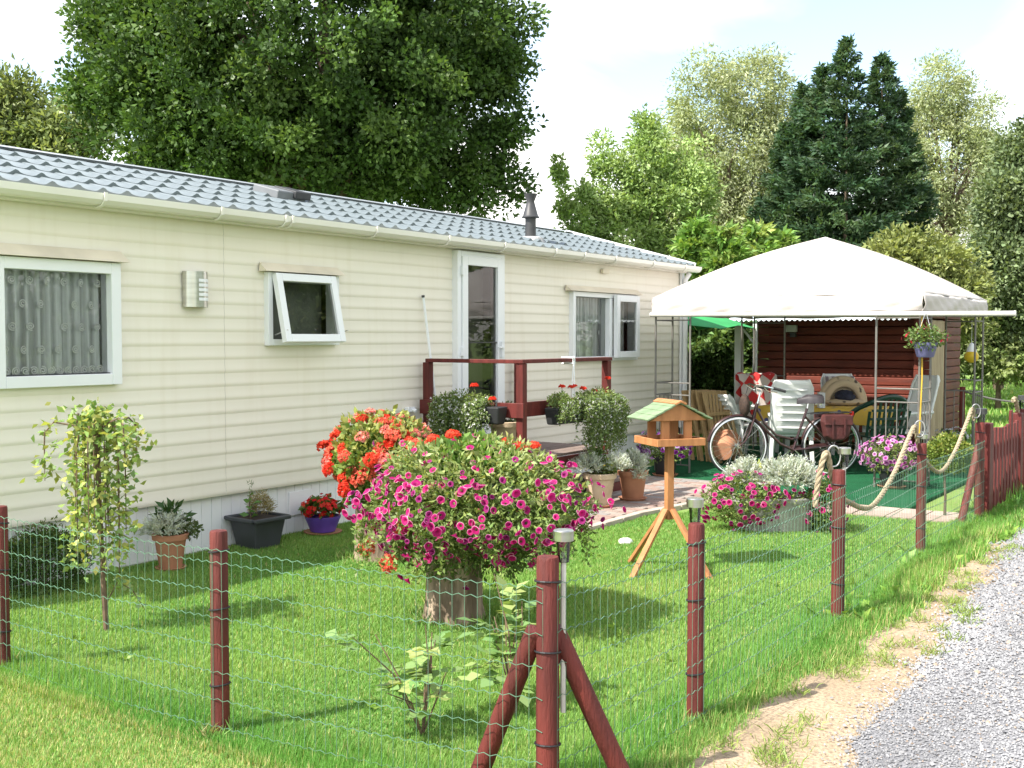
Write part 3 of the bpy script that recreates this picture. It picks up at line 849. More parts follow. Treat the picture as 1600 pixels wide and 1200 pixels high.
for (su, sv) in ((1, 1), (1, -1), (-1, 1), (-1, -1)):
    pts = [(cx_ + su * d * 1.532, cy_ + sv * d * 1.532, cz(su * d, sv * d) + .004) for d in np.linspace(0, 1, 17)]
    MB().tube(pts, .006, 5).build('seam', M_CANVAS, gz, True, world=True)
# corner panels: posts, bars
def corner(x, y, dx, dy):
    p = .44
    for (a, b) in ((x, y), (x + dx * p, y), (x, y + dy * p)):
        MB().cyl((a, b, .035), (a, b, ZV + .1), .0125, .0125, 8).build('pole', M_POLE, gz, True, world=True)
    for (a, b) in ((x + dx * p, y), (x, y + dy * p)):
        for z in (1.80, 1.07, .93, .12):
            MB().cyl((x, y, z), (a, b, z), .008, .008, 6).build('rail', M_POLE, gz, True, world=True)
        for f in (.25, .5, .75):
            MB().cyl((x + (a - x) * f, y + (b - y) * f, .12), (x + (a - x) * f, y + (b - y) * f, .93), .006, .006, 6).build('bar', M_POLE, gz, True, world=True)
corner(GX0, GY0, 1, 1); corner(GX0, GY1, 1, -1); corner(GX1, GY0, -1, 1); corner(GX1, GY1, -1, -1)
for a, b in (((GX0, GY0), (GX0, GY1)), ((GX1, GY0), (GX1, GY1)), ((GX0, GY0), (GX1, GY0)), ((GX0, GY1), (GX1, GY1))):
    MB().cyl((*a, 1.93), (*b, 1.93), .012, .012, 8).build('eaves_tube', M_POLE, gz, True, world=True)
for a in ((GX0, GY0), (GX0, GY1), (GX1, GY0), (GX1, GY1)):
    MB().cyl((*a, 1.93), (cx_, cy_, ZP - .06), .012, .012, 8).build('hip_tube', M_POLE, gz, True, world=True)
# long pale tube tied under the front valance
tb = thing('awning_tube', 'long pale horizontal tube under the front edge of the gazebo', 'tube', (11.58, 4, 1.84))
MB().cyl((11.59, 5.98, 1.865), (11.59, 2.05, 1.832), .026, .026, 12).build('tube', M_PALETUBE, tb, True, world=True)
MB().cyl((11.59, 2.05, 1.832), (11.59, 2.035, 1.832), .029, .029, 12).build('end_cap', M_PALETUBE, tb, True, world=True)
yc = thing('yellow_cord', 'yellow cord hanging down the front right gazebo pole', 'cord', (11.62, 2.93, 0))
MB().tube([(11.63, 2.925, 1.84), (11.64, 2.915, 1.2), (11.625, 2.93, .6), (11.63, 2.92, .25)], .008, 6).build('cord', mat('yellow_nylon', (.55, .36, .04), None, .6), yc, True, world=True)

# ================================================================== log cabin behind
M_LOG = mat('red_stained_log', (.145, .026, .012), (.08, .014, .007), .6, 4, .3, 30, stretch=(.5, .5, 4))
M_LOGE = mat('log_end', (.26, .06, .03), (.12, .03, .02), .8, 20)
M_BEIGE = mat('weathered_board', (.42, .33, .22), (.33, .25, .16), .8, 5, .3, stretch=(2, 2, .4))
M_WHITEP = mat('white_paint', (.74, .75, .74), (.66, .67, .66), .5, 3)
CX, CY0, CY1, CXB = 15.75, 4.0, 6.15, 17.9
cab = thing('log_cabin', 'small red stained log cabin with corrugated porch roof behind the gazebo', 'cabin', (16.6, 5, 0))
lh = .118
for i in range(17):
    z = .1 + i * lh
    def logp(y): return [(y - .03, z + .003), (y - .041, z + .010), (y - .043, z + lh * .5), (y - .041, z + lh - .010), (y - .03, z + lh - .003), (y + .02, z + lh - .004), (y + .02, z + .004)]
    # front wall (faces -X)
    mb = MB(); pr = [(CX + (q[0]), q[1]) for q in logp(0)]
    mb.prism(pr, 1, CY0 - .16, CY1 + .16); mb.build('log', M_LOG, cab, bevel=.004, world=True)
    mb = MB(); pr = [(CY0 + q[0], q[1] + .0) for q in logp(0)]
    mb.prism(pr, 0, CX - .16, CXB + .16)
    # door opening on the near side wall
    mb = MB()
    if z < 1.85:
        mb.prism(pr, 0, CX - .16, CX + .25); mb.build('log', M_LOG, cab, world=True); mb = MB(); mb.prism(pr, 0, CX + 1.35, CXB + .16)
    else: mb.prism(pr, 0, CX - .16, CXB + .16)
    mb.build('log', M_LOG, cab, world=True)
MB().span((CX + .02, CY1 - .03, .1), (CXB, CY1 + .02, 2.1)).build('wall', M_LOG, cab, world=True)
MB().span((CXB - .03, CY0 + .03, .1), (CXB + .02, CY1, 2.1)).build('wall', M_LOG, cab, world=True)
dd = MB().span((CX + .25, CY0 - .005, .12), (CX + 1.35, CY0 + .03, 1.85)).build('door', M_BEIGE, cab, world=True)
for k in range(5): MB().span((CX + .26 + k * .218, CY0 - .03, .14), (CX + .26 + k * .218 + .21, CY0 - .006, 1.84)).build('door_board', M_BEIGE, dd, bevel=.004)
MB().span((CX + .2, CY0 - .075, .1), (CX + .27, CY0 - .03, 1.9)).build('door_jamb', M_BEIGE, cab, world=True)
# corrugated porch sheet and roof
m_, N_, L_, P_ = nodes('corrugated_plastic'); P_.inputs['Base Color'].default_value = (.62, .70, .74, 1); P_.inputs['Roughness'].default_value = .35
M_CORR = m_
def corrugated(name, x0, x1, y0, y1, z0, z1, parent, per=.076, amp=.012):
    n = int((y1 - y0) / per * 8); V = []
    for i in range(n + 1):
        y = y0 + (y1 - y0) * i / n; d = amp * math.sin((y - y0) / per * 2 * math.pi)
        V += [(x0, y, z0 + d), (x1, y, z1 + d)]
    F = [(2 * i, 2 * i + 1, 2 * i + 3, 2 * i + 2) for i in range(n)]
    o = link(name, np_mesh(name, V, F, M_CORR, smooth=True), parent, world=True); o.modifiers.new('thick', 'SOLIDIFY').thickness = .003; return o
corrugated('porch_roof', 15.10, 15.95, 3.95, 6.55, 1.845, 2.03, cab)
rf = MB(); rf.add([(CX - .3, CY0 - .25, 2.06), (CXB + .25, CY0 - .25, 2.06), (CXB + .25, 5.03, 2.5), (CX - .3, 5.03, 2.5), (CX - .3, CY1 + .25, 2.06), (CXB + .25, CY1 + .25, 2.06)], [(0, 1, 2, 3), (3, 2, 5, 4)])
ro = rf.build('roof', mat('cabin_felt', (.08, .09, .09), None, .9, 20), cab, world=True); ro.modifiers.new('t', 'SOLIDIFY').thickness = .04
MB().prism([(CY0, 2.1), (5.03, 2.46), (CY1, 2.1)], 0, CX - .02, CX + .02).build('gable', M_LOG, cab, world=True)
MB().span((15.13, 6.33, .035), (15.21, 6.44, 1.84)).build('porch_post', M_WHITEP, cab, bevel=.005, world=True)
MB().span((15.13, 6.10, .035), (15.17, 6.16, 1.84)).build('porch_post', M_WHITEP, cab, bevel=.004, world=True)
MB().bar((15.145, 6.13, 1.5), (15.145, 6.38, 1.8), .02, .03).build('brace', M_WHITEP, cab, world=True)
fl_ = thing('flood_lamp', 'small floodlight fixed high on the dark cabin wall', 'lamp', (15.67, 5.78, 1.70))
MB().box((0, 0, .03), (.06, .16, .10)).build('lamp_head', mat('lamp_glass', (.5, .52, .48), None, .3), fl_, bevel=.006)
MB().box((.01, -.02, -.06), (.05, .09, .07)).build('sensor', M_BLACKM, fl_, bevel=.006)

# ================================================================== green parasol
M_PARA = mat('green_parasol_cloth', (.03, .28, .08), (.025, .22, .065), .8, 4)
um = thing('parasol', 'green garden parasol half hidden behind the gazebo canopy', 'parasol', (14.75, 7.15, 0))
n = 8; ribs = []
R_, zt, ze = 1.15, 2.12, 1.72
V = [(0, 0, zt)]
for k in range(n):
    a = 2 * math.pi * k / n + .2
    V += [(R_ * math.cos(a), R_ * math.sin(a), ze)]
for k in range(n):
    a = 2 * math.pi * (k + .5) / n + .2
    V += [(R_ * .90 * math.cos(a), R_ * .90 * math.sin(a), ze + .05)]
fs = []
for k in range(n): fs += [(0, 1 + k, 1 + n + k), (0, 1 + n + k, 1 + (k + 1) % n)]
c_ = MB().add(V, fs).build('cloth', M_PARA, um); c_.modifiers.new('t', 'SOLIDIFY').thickness = .003
MB().cyl((0, 0, .0), (0, 0, zt + .06), .02, .02, 10).build('pole', M_WPVC, um, True)
for k in range(n):
    a = 2 * math.pi * k / n + .2
    MB().cyl((0, 0, zt - .02), (R_ * .98 * math.cos(a), R_ * .98 * math.sin(a), ze - .01), .006, .006, 5).build('rib', M_STEEL, um)
MB().lathe([(.22, 0), (.22, .05), (.06, .09), (.03, .3)], 16).build('base', M_BLACKM, um, True)

# ================================================================== garden furniture
M_WPLAS = mat('white_plastic', (.72, .74, .72), (.66, .68, .66), .35, 2)
M_GPLAS = mat('dark_green_plastic', (.012, .045, .03), (.01, .035, .025), .35, 4)
M_WOODC = mat('chair_pine', (.46, .31, .15), (.36, .24, .11), .6, 8, .2, stretch=(3, 3, .4))
M_TERR = mat('terracotta', (.45, .21, .12), (.36, .165, .095), .85, 7, .15, 40)
M_STAND = mat('sandstone_pot', (.50, .39, .27), (.42, .31, .21), .85, 8, .2, 40)

def high_chair(label, loc, rz, group='white plastic garden chairs', lean=.24, tall=1.06, cloth=None):
    t = thing('garden_chair', label, 'chair', loc, rz, group)
    # seat faces +x in local space; back at -x
    st = MB(); st.box((0, 0, .42), (.46, .48, .03)); so_ = st.build('seat', M_WPLAS, t, bevel=.012)
    n = 12; V = []; F = []; m = 8
    for i in range(n + 1):
        f = i / n; z = .44 + (tall - .44) * f; w = .235 * (1 - .06 * f)
        if f > .9: w *= 1 - .18 * ((f - .9) / .1) ** 2
        for j in range(m + 1):
            g_ = -1 + 2 * j / m
            V.append((-.22 - lean * f - .03 * (1 - g_ * g_) + .006 * math.sin(f * 18), w * g_, z))
    F = [(i * (m + 1) + j, i * (m + 1) + j + 1, (i + 1) * (m + 1) + j + 1, (i + 1) * (m + 1) + j) for i in range(n) for j in range(m)]
    b = link('backrest', np_mesh('backrest', V, F, M_WPLAS, smooth=True), t); b.modifiers.new('t', 'SOLIDIFY').thickness = .018
    for k in range(6):
        f = .12 + k * .14; z = .44 + (tall - .44) * f
        MB().bar((-.25 - lean * f - .036, -.17, z), (-.25 - lean * f - .036, .17, z), .012, .022).build('slat', M_WPLAS, t, bevel=.004)
    rim = []
    for s in (-1, 1):
        r_ = [(-.215 - lean * f, s * .237 * (1 - .06 * f) * (1 if f < .9 else 1 - .18 * ((f - .9) / .1) ** 2), .40 + (tall - .40) * f) for f in np.linspace(0, 1, 8)]
        MB().tube(r_, .017, 6).build('back_frame', M_WPLAS, t, True)
        MB().bar((.20, s * .22, .41), (.24, s * .24, 0), .045, .035).build('leg', M_WPLAS, t, bevel=.006)
        MB().bar((-.20, s * .22, .41), (-.28, s * .24, 0), .045, .035).build('leg', M_WPLAS, t, bevel=.006)
        MB().tube([(-.30, s * .25, .66), (.05, s * .27, .65), (.22, s * .265, .60), (.22, s * .24, .42)], .02, 6).build('armrest', M_WPLAS, t, True)
    return t
zc = .035
view = math.atan2(FW.y, FW.x)
p = gp(1238, 13.15)
high_chair('white plastic high-back chair with its ribbed back to the bicycle', (p.x, p.y, zc), view - .25, tall=1.08)
p = gp(1405, 13.5)
high_chair('white plastic chair seen side-on at the right end of the table', (p.x, p.y, zc), view + 1.9, lean=.2, tall=1.10)
p = gp(1152, 14.5)
wc = high_chair('white plastic chair half hidden behind the bicycle front wheel', (p.x, p.y, zc), view - .8, tall=.84)
# dark green tub chair
p = gp(1368, 13.1)
t = thing('garden_chair', 'dark green plastic tub chair with rounded slotted back', 'chair', (p.x, p.y, zc), view + .25, 'plastic garden chairs')
MB().box((0, 0, .41), (.44, .46, .03)).build('seat', M_GPLAS, t, bevel=.012)
n = 20
def hoop(a, r): return (-.21 - .10 * r, a, 0)
for k in range(9):
    f = k / 8; y = -.24 + .48 * f; zt_ = .44 + .42 * math.sqrt(max(0, 1 - (abs(y) / .30) ** 2.4))
    MB().bar((-.20 - .03 * (1 - (y / .26) ** 2), y, .42), (-.30 - .04 * (1 - (y / .26) ** 2), y * 1.1, zt_), .034, .014, up=(1, 0, 0)).build('slat', M_GPLAS, t, bevel=.003)
hp = []
for i in range(17):
    a = math.pi * i / 16; hp.append((-.30 + (.5 if 0 else 0) - .03 * math.sin(a) + .34 * (abs(math.cos(a)) ** 6), .30 * math.cos(a), .62 + .26 * math.sin(a) ** .8))
MB().tube(hp, .03, 8).build('hoop', M_GPLAS, t, True)
for z in (.52, .62, .72): MB().bar((-.245 - (z - .44) * .24, -.24, z), (-.245 - (z - .44) * .24, .24, z), .02, .03).build('slat', M_GPLAS, t, bevel=.003)
for s in (-1, 1):
    MB().bar((.19, s * .2, .41), (.23, s * .23, 0), .05, .03).build('leg', M_GPLAS, t); MB().bar((-.19, s * .2, .41), (-.27, s * .23, 0), .05, .03).build('leg', M_GPLAS, t)
    MB().bar((.05, s * .29, .62), (.20, s * .23, .42), .05, .02).build('arm', M_GPLAS, t)
# table with yellow cloth
def cloth_mat():
    m, N, L, P = nodes('yellow_print_cloth'); P.inputs['Roughness'].default_value = .8
    tc = N.new('ShaderNodeTexCoord'); v = N.new('ShaderNodeTexVoronoi'); v.inputs['Scale'].default_value = 9
    L.new(tc.outputs['Object'], v.inputs['Vector'])
    r = N.new('ShaderNodeValToRGB'); e = r.color_ramp.elements
    e[0].position = .22; e[0].color = (.06, .07, .22, 1); e[1].position = .30; e[1].color = (.62, .40, .06, 1)
    r.color_ramp.interpolation = 'LINEAR'
    L.new(v.outputs['Distance'], r.inputs[0]); L.new(r.outputs[0], P.inputs['Base Color']); return m
M_CLOTH = cloth_mat()
tp = gp(1290, 14.1)
tab = thing('garden_table', 'garden table covered with a yellow flower-print cloth', 'table', (tp.x, tp.y, zc), 0)
MB().box((0, 0, .665), (.85, 1.45, .03)).build('tabletop', M_WPLAS, tab, bevel=.01)
for a in (-.33, .33):
    for b in (-.6, .6): MB().bar((a, b, .65), (a * 1.05, b * 1.05, 0), .05, .05).build('leg', M_WPLAS, tab, bevel=.006)
V = []; F = []
ring = []
for (rx, ry, z, wv) in ((.0, .0, .690, 0), (.43, .73, .690, 0), (.437, .737, .678, 0), (.445, .745, .60, .4), (.45, .75, .50, 1)):
    for k in range(64):
        a = 2 * math.pi * k / 64
        c, s = math.cos(a), math.sin(a); q = max(abs(c), abs(s)); u, v = c / q, s / q
        w_ = wv * .016 * math.sin(k * 1.7)
        V.append((u * (rx + w_), v * (ry + w_), z))
F = [(r * 64 + k, r * 64 + (k + 1) % 64, (r + 1) * 64 + (k + 1) % 64, (r + 1) * 64 + k) for r in range(4) for k in range(64)]
tc_ = link('tablecloth', np_mesh('tablecloth', V, F, M_CLOTH, smooth=True), None, (tp.x, tp.y, zc)); tag(tc_, 'yellow cloth with dark blue flowers draped on the garden table', 'tablecloth')
# white box on the table
p = atD(1283, 640, 13.75)
bx = thing('box', 'small plain white box on the yellow tablecloth', 'box', (p.x, p.y, zc + .692), .5)
MB().box((0, 0, .09), (.15, .07, .18)).build('carton', M_WHITEP, bx, bevel=.003)
MB().box((0, 0, .185), (.154, .074, .012)).build('lid', M_WHITEP, bx, bevel=.002)
# padded pet basket
def print_mat(name, bg, fg, sc, th):
    m, N, L, P = nodes(name); P.inputs['Roughness'].default_value = .9
    tc = N.new('ShaderNodeTexCoord'); v = N.new('ShaderNodeTexVoronoi'); v.inputs['Scale'].default_value = sc
    L.new(tc.outputs['Object'], v.inputs['Vector'])
    r = N.new('ShaderNodeValToRGB'); e = r.color_ramp.elements
    e[0].position = th; e[0].color = (*fg, 1); e[1].position = th + .08; e[1].color = (*bg, 1)
    L.new(v.outputs['Distance'], r.inputs[0]); L.new(r.outputs[0], P.inputs['Base Color']); return m
M_PAW = print_mat('beige_pawprint_cloth', (.55, .43, .29), (.10, .07, .06), 9, .2)
p = atD(1316, 640, 14.35)
pb = thing('pet_basket', 'beige padded pet basket with dark prints standing on the table', 'basket', (p.x, p.y, zc + .692), view)
for (rr, zz, xx_) in ((.27, .02, .0), (.23, .015, -.06)):
    hp = [(xx_, rr * math.cos(a), zz + rr * 1.15 * math.sin(a)) for a in np.linspace(-.1, math.pi + .1, 22)]
    MB().tube(hp, .052, 10).build('bolster', M_PAW, pb, True)
MB().ball((.03, 0, .12), (.05, .22, .2), 14, 8).build('back_pad', M_PAW, pb, True)
MB().ball((-.10, 0, .04), (.16, .28, .05), 14, 8).build('cushion', M_PAW, pb, True)
cl = thing('bundle', 'dark blue cloth bundle lying in the pet basket', 'cloth', (p.x - .1, p.y - .06, zc + .75))
MB().ball((0, 0, .05), (.11, .13, .09), 14, 9, lambda d: 1 + .14 * math.sin(d.x * 9) * math.cos(d.y * 7 + d.z * 5)).build('folds', mat('navy_cloth', (.035, .04, .07), (.02, .02, .03), .95, 20), cl, True)
# striped cushion chair at the back
def stripe_mat():
    m, N, L, P = nodes('striped_cushion'); P.inputs['Roughness'].default_value = .9
    tc = N.new('ShaderNodeTexCoord'); w = N.new('ShaderNodeTexWave'); w.bands_direction = 'Y'; w.inputs['Scale'].default_value = 3.6
    L.new(tc.outputs['Object'], w.inputs['Vector'])
    r = N.new('ShaderNodeValToRGB'); r.color_ramp.interpolation = 'CONSTANT'; e = r.color_ramp.elements
    e[0].position = 0; e[0].color = (.16, .13, .14, 1); e[1].position = .5; e[1].color = (.48, .44, .40, 1)
    L.new(w.outputs[0], r.inputs[0]); L.new(r.outputs[0], P.inputs['Base Color']); return m
p = gp(1322, 14.95)
t = high_chair('white chair with grey striped cushion facing across the table', (p.x, p.y, zc), view + math.pi, lean=.2, tall=1.06)
cz_ = MB(); cz_.box((-.255, 0, .76), (.07, .44, .56), Matrix.Rotation(-.30, 3, 'Y')); cz_.build('cushion', stripe_mat(), t, bevel=.03)
# chair with red and white cloth
p = gp(1207, 14.7)
t = high_chair('white chair draped with a red and white patterned cloth', (p.x, p.y, zc), view + math.pi + .3, lean=.18, tall=1.06)
def redwhite():
    m, N, L, P = nodes('red_white_cloth'); P.inputs['Roughness'].default_value = .9
    tc = N.new('ShaderNodeTexCoord'); v = N.new('ShaderNodeTexChecker'); v.inputs['Scale'].default_value = 7
    mp = N.new('ShaderNodeMapping'); mp.inputs['Rotation'].default_value = (.7, 0, .3)
    L.new(tc.outputs['Object'], mp.inputs[0]); L.new(mp.outputs[0], v.inputs['Vector'])
    v.inputs[1].default_value = (.55, .03, .03, 1); v.inputs[2].default_value = (.60, .52, .48, 1)
    L.new(v.outputs[0], P.inputs['Base Color']); return m
M_RW = redwhite()
V = []; F = []; n = 14
for i in range(n + 1):
    f = i / n
    for j in range(9):
        y = -.29 + .58 * j / 8
        if f < .3: q = (-.43 - .04, 1.10 - .45 * (1 - f / .3))
        else: q = (-.40 + (f - .3) / .7 * .2, 1.10 - (f - .3) / .7 * .62)
        V.append((q[0] + .012 * math.sin(j * 1.4 + i), y, q[1] + .012 * math.sin(j * 2)))
F = [(i * 9 + j, i * 9 + j + 1, (i + 1) * 9 + j + 1, (i + 1) * 9 + j) for i in range(n) for j in range(8)]
o = link('chair_cloth', np_mesh('chair_cloth', V, F, M_RW, smooth=True), None, (p.x, p.y, zc), (0, 0, view + math.pi + .3))
o.modifiers.new('t', 'SOLIDIFY').thickness = .006
tag(o, 'red and white patterned cloth hung over a chair back', 'cloth')
# folded wooden chairs leaning in a row
base = gp(1092, 14.3)
for k in range(4):
    q = gp(1094 + k * 13, 14.3 - k * .12)
    t = thing('folding_chair', ['folded slatted pine chair leaning furthest left in its row', 'second folded slatted pine chair from the left in its row', 'third folded slatted pine chair from the left in its row', 'folded slatted pine chair nearest the bicycle front wheel'][k], 'chair', (q.x, q.y, .035), view + .5 + .05 * k, 'folded pine chairs')
    ln = .10 + .03 * k
    for s in (-1, 1):
        MB().bar((-.12, s * .2, 0), (ln, s * .2, .88), .045, .022).build('frame_rail', M_WOODC, t, bevel=.003)
        MB().bar((-.02, s * .17, 0), (ln - .05, s * .17, .70), .04, .02).build('leg', M_WOODC, t, bevel=.003)
    for j in range(6):
        MB().bar((-.03 + (ln + .1) * (.42) + .015, -.15 + j * .06, .34), (ln - .012, -.15 + j * .06, .87), .012, .042, up=(0, 1, 0)).build('slat', M_WOODC, t, bevel=.003)
    for z in (.36, .60, .86): MB().bar((-.12 + (ln + .12) * z / .88, -.2, z), (-.12 + (ln + .12) * z / .88, .2, z), .02, .045).build('cross_rail', M_WOODC, t, bevel=.003)
# terracotta pot on its side under the chairs
q = gp(1134, 13.6)
t = thing('empty_pot', 'empty terracotta pot tipped over behind the bicycle front wheel', 'pot', (q.x, q.y, .035), view + 1.2)
pm_ = MB().lathe([(.11, 0), (.16, .28), (.18, .28), (.18, .34), (.155, .34), (.135, .25), (.09, .03)], 22); po_ = pm_.build('pot', M_TERR, t, True)
po_.rotation_euler = (math.radians(78), 0, 0); po_.location = (0, .15, .175)

# ================================================================== bicycle
M_BIKE = mat('dark_maroon_enamel', (.045, .018, .018), (.03, .012, .012), .3, 6, coat=.4)
M_TYRE = mat('black_rubber', (.03, .03, .032), None, .8, 30)
M_CHROME = mat('chrome', (.75, .75, .74), None, .18, 5, metal=1.0)
M_WALL = mat('pale_tyre_wall', (.70, .72, .74), None, .6, 8)
M_LEATH = mat('maroon_leather', (.10, .03, .028), (.06, .02, .02), .45, 10, .4, 50)
M_SADD = mat('grey_vinyl', (.05, .045, .05), (.035, .03, .035), .45, 14)
fA, rA = atZ(1152, 744, .035), atZ(1298, 742, .035)
dv = (fA - rA); dv.z = 0; wb = 1.09; dv.normalize()
mid = (fA + rA) / 2
bk = thing('bicycle', 'dark maroon step-through bicycle with leather pannier parked by the gazebo', 'bicycle', (mid.x, mid.y, .035), math.atan2(dv.y, dv.x))
R = .342; xF, xR = wb / 2, -wb / 2
for nm, xc in (('front', xF), ('rear', xR)):
    tw = MB().tube([(xc + R * .965 * math.cos(a), 0, R + R * .965 * math.sin(a)) for a in np.linspace(0, 2 * math.pi, 48, endpoint=False)], .0175, 8, closed=True)
    tyre = tw.build('wheel', M_TYRE, bk, True)
    for s in (-1, 1):
        V = []
        for a in np.linspace(0, 2 * math.pi, 48, endpoint=False):
            for rr in (R * .92, R * .955): V.append((xc + rr * math.cos(a), s * .0165, R + rr * math.sin(a)))
        F = [(2 * i, 2 * i + 1, (2 * i + 3) % 96, (2 * i + 2) % 96) for i in range(48)]
        link('tyre_wall', np_mesh('tyre_wall', V, F, M_WALL), tyre)
    MB().tube([(xc + R * .90 * math.cos(a), 0, R + R * .90 * math.sin(a)) for a in np.linspace(0, 2 * math.pi, 48, endpoint=False)], .011, 6, closed=True).build('rim', M_CHROME, tyre, True)
    sp_ = MB()
    for k in range(28):
        a = 2 * math.pi * k / 28; b = a + (.9 if k % 2 else -.9)
        s = .025 if k % 4 < 2 else -.025
        sp_.cyl((xc + .022 * math.cos(b), s, R + .022 * math.sin(b)), (xc + R * .9 * math.cos(a), 0, R + R * .9 * math.sin(a)), .0016, .0016, 4, False)
    sp_.build('spokes', M_CHROME, tyre)
    MB().cyl((xc, -.05, R), (xc, .05, R), .022, .022, 12).build('hub', M_CHROME, tyre, True)
    # mudguard
    V = []; aa = np.linspace(math.radians(-5 if nm == 'rear' else 20), math.radians(165 if nm == 'rear' else 190), 26)
    if nm == 'rear': aa = np.linspace(math.radians(15), math.radians(205), 26)
    for a in aa:
        for (yy, rr) in ((-.024, R * 1.0), (-.012, R * 1.05), (.012, R * 1.05), (.024, R * 1.0)): V.append((xc + rr * math.cos(a), yy, R + rr * math.sin(a)))
    if nm == 'front':
        V = []
        for a in np.linspace(math.radians(10), math.radians(175), 26):
            for (yy, rr) in ((-.024, R * 1.0), (-.012, R * 1.05), (.012, R * 1.05), (.024, R * 1.0)): V.append((xc + rr * math.cos(a), yy, R + rr * math.sin(a)))
    F = [(4 * i + j, 4 * i + j + 1, 4 * i + 5 + j, 4 * i + 4 + j) for i in range(25) for j in range(3)]
    link('mudguard', np_mesh('mudguard', V, F, M_BIKE, smooth=True), bk)
    if nm == 'rear':
        V2 = []
        for a in np.linspace(math.radians(172), math.radians(206), 8):
            for (yy, rr) in ((-.0245, R * 1.002), (-.0125, R * 1.054), (.0125, R * 1.054), (.0245, R * 1.002)): V2.append((xc + rr * math.cos(a), yy, R + rr * math.sin(a)))
        link('mudguard_tip', np_mesh('mudguard_tip', V2, [(4 * i + j, 4 * i + j + 1, 4 * i + 5 + j, 4 * i + 4 + j) for i in range(7) for j in range(3)], M_WALL, smooth=True), bk)
BB = (-.10, 0, .29); HT = (.335, 0, .78); HB = (.365, 0, .66); ST = (-.26, 0, .76)
fr = MB()
fr.tube([HB, (.20, 0, .50), (.05, 0, .36), BB], .016, 8); fr.tube([HT, (.24, 0, .60), (.10, 0, .46), (-.08, 0, .41), (-.165, 0, .43)], .014, 8)
fr.cyl(BB, ST, .015, .015, 8)
for s in (-1, 1):
    fr.cyl((BB[0], s * .02, BB[2]), (xR, s * .055, R), .010, .008, 6); fr.cyl((-.235, s * .015, .67), (xR, s * .055, R), .009, .008, 6)
fr.cyl((.323, 0, .82), (.37, 0, .64), .019, .019, 10)
fro = fr.build('frame', M_BIKE, bk, True)
fk = MB()
for s in (-1, 1): fk.tube([(.37, s * .03, .65), (.42, s * .05, .5), (.475, s * .052, .40), (xF, s * .052, R)], [.013, .012, .01, .008], 6)
fk.bar((.37, -.04, .65), (.37, .04, .65), .03, .03); fk.build('fork', M_BIKE, bk, True)
hb_ = MB(); hb_.cyl((.32, 0, .82), (.285, 0, .97), .012, .012, 8)
for s in (-1, 1): hb_.tube([(.285, 0, .96), (.36, s * .06, .975), (.40, s * .16, 1.02), (.33, s * .26, 1.03), (.14, s * .29, .98)], .011, 7)
hbo = hb_.build('handlebar', M_CHROME, bk, True)
for s in (-1, 1):
    MB().cyl((.235, s * .277, 1.005), (.10, s * .297, .968), .017, .016, 8).build('grip', M_TYRE, hbo, True)
    MB().tube([(.33, s * .25, 1.01), (.29, s * .255, .975), (.19, s * .285, .955)], .006, 5).build('brake_lever', M_CHROME, hbo, True)
MB().lathe([(.001, 0), (.035, .008), (.045, .04), (.0, .06)], 12, (.42, 0, .80)).build('headlamp', M_CHROME, bk, True)
MB().tube([(.40, .1, 1.0), (.47, .06, .88), (.42, 0, .74), (.38, 0, .68)], .004, 5).build('cable', M_TYRE, bk, True)
MB().tube([(.40, -.1, 1.0), (.46, -.05, .86), (.40, 0, .72)], .004, 5).build('cable', M_TYRE, bk, True)
bag0 = MB(); bag0.ball((.47, 0, .80), (.06, .09, .13), 12, 8); bag0.build('front_basket_bag', mat('dark_brown_wicker', (.06, .035, .025), (.03, .02, .015), .8, 40, .6), bk, True)
# saddle
V = []; n = 12
prof = [(-.15, .095), (-.13, .11), (-.06, .105), (.02, .065), (.08, .035), (.13, .022)]
rows = []
for (x, w) in prof:
    for j in range(9):
        a = math.pi * j / 8; rows.append((-.275 + x, w * math.cos(a), .82 + (.10 if x < .05 else .07) * math.sin(a) ** .55 - (.012 if x > .1 else 0)))
F = [(i * 9 + j, i * 9 + j + 1, (i + 1) * 9 + j + 1, (i + 1) * 9 + j) for i in range(5) for j in range(8)]
sd = MB().add(rows, F + [tuple(range(8, -1, -1)), tuple(45 + j for j in range(9))] + [(i * 9, (i + 1) * 9, (i + 1) * 9 + 8, i * 9 + 8) for i in range(5)]).build('saddle', M_SADD, bk, True)
MB().cyl(ST, (-.275, 0, .85), .012, .012, 8).build('seat_post', M_CHROME, bk, True)
for s in (-1, 1): MB().cyl((-.39, s * .06, .80), (-.39, s * .06, .85), .016, .016, 8).build('spring', M_CHROME, sd, True)
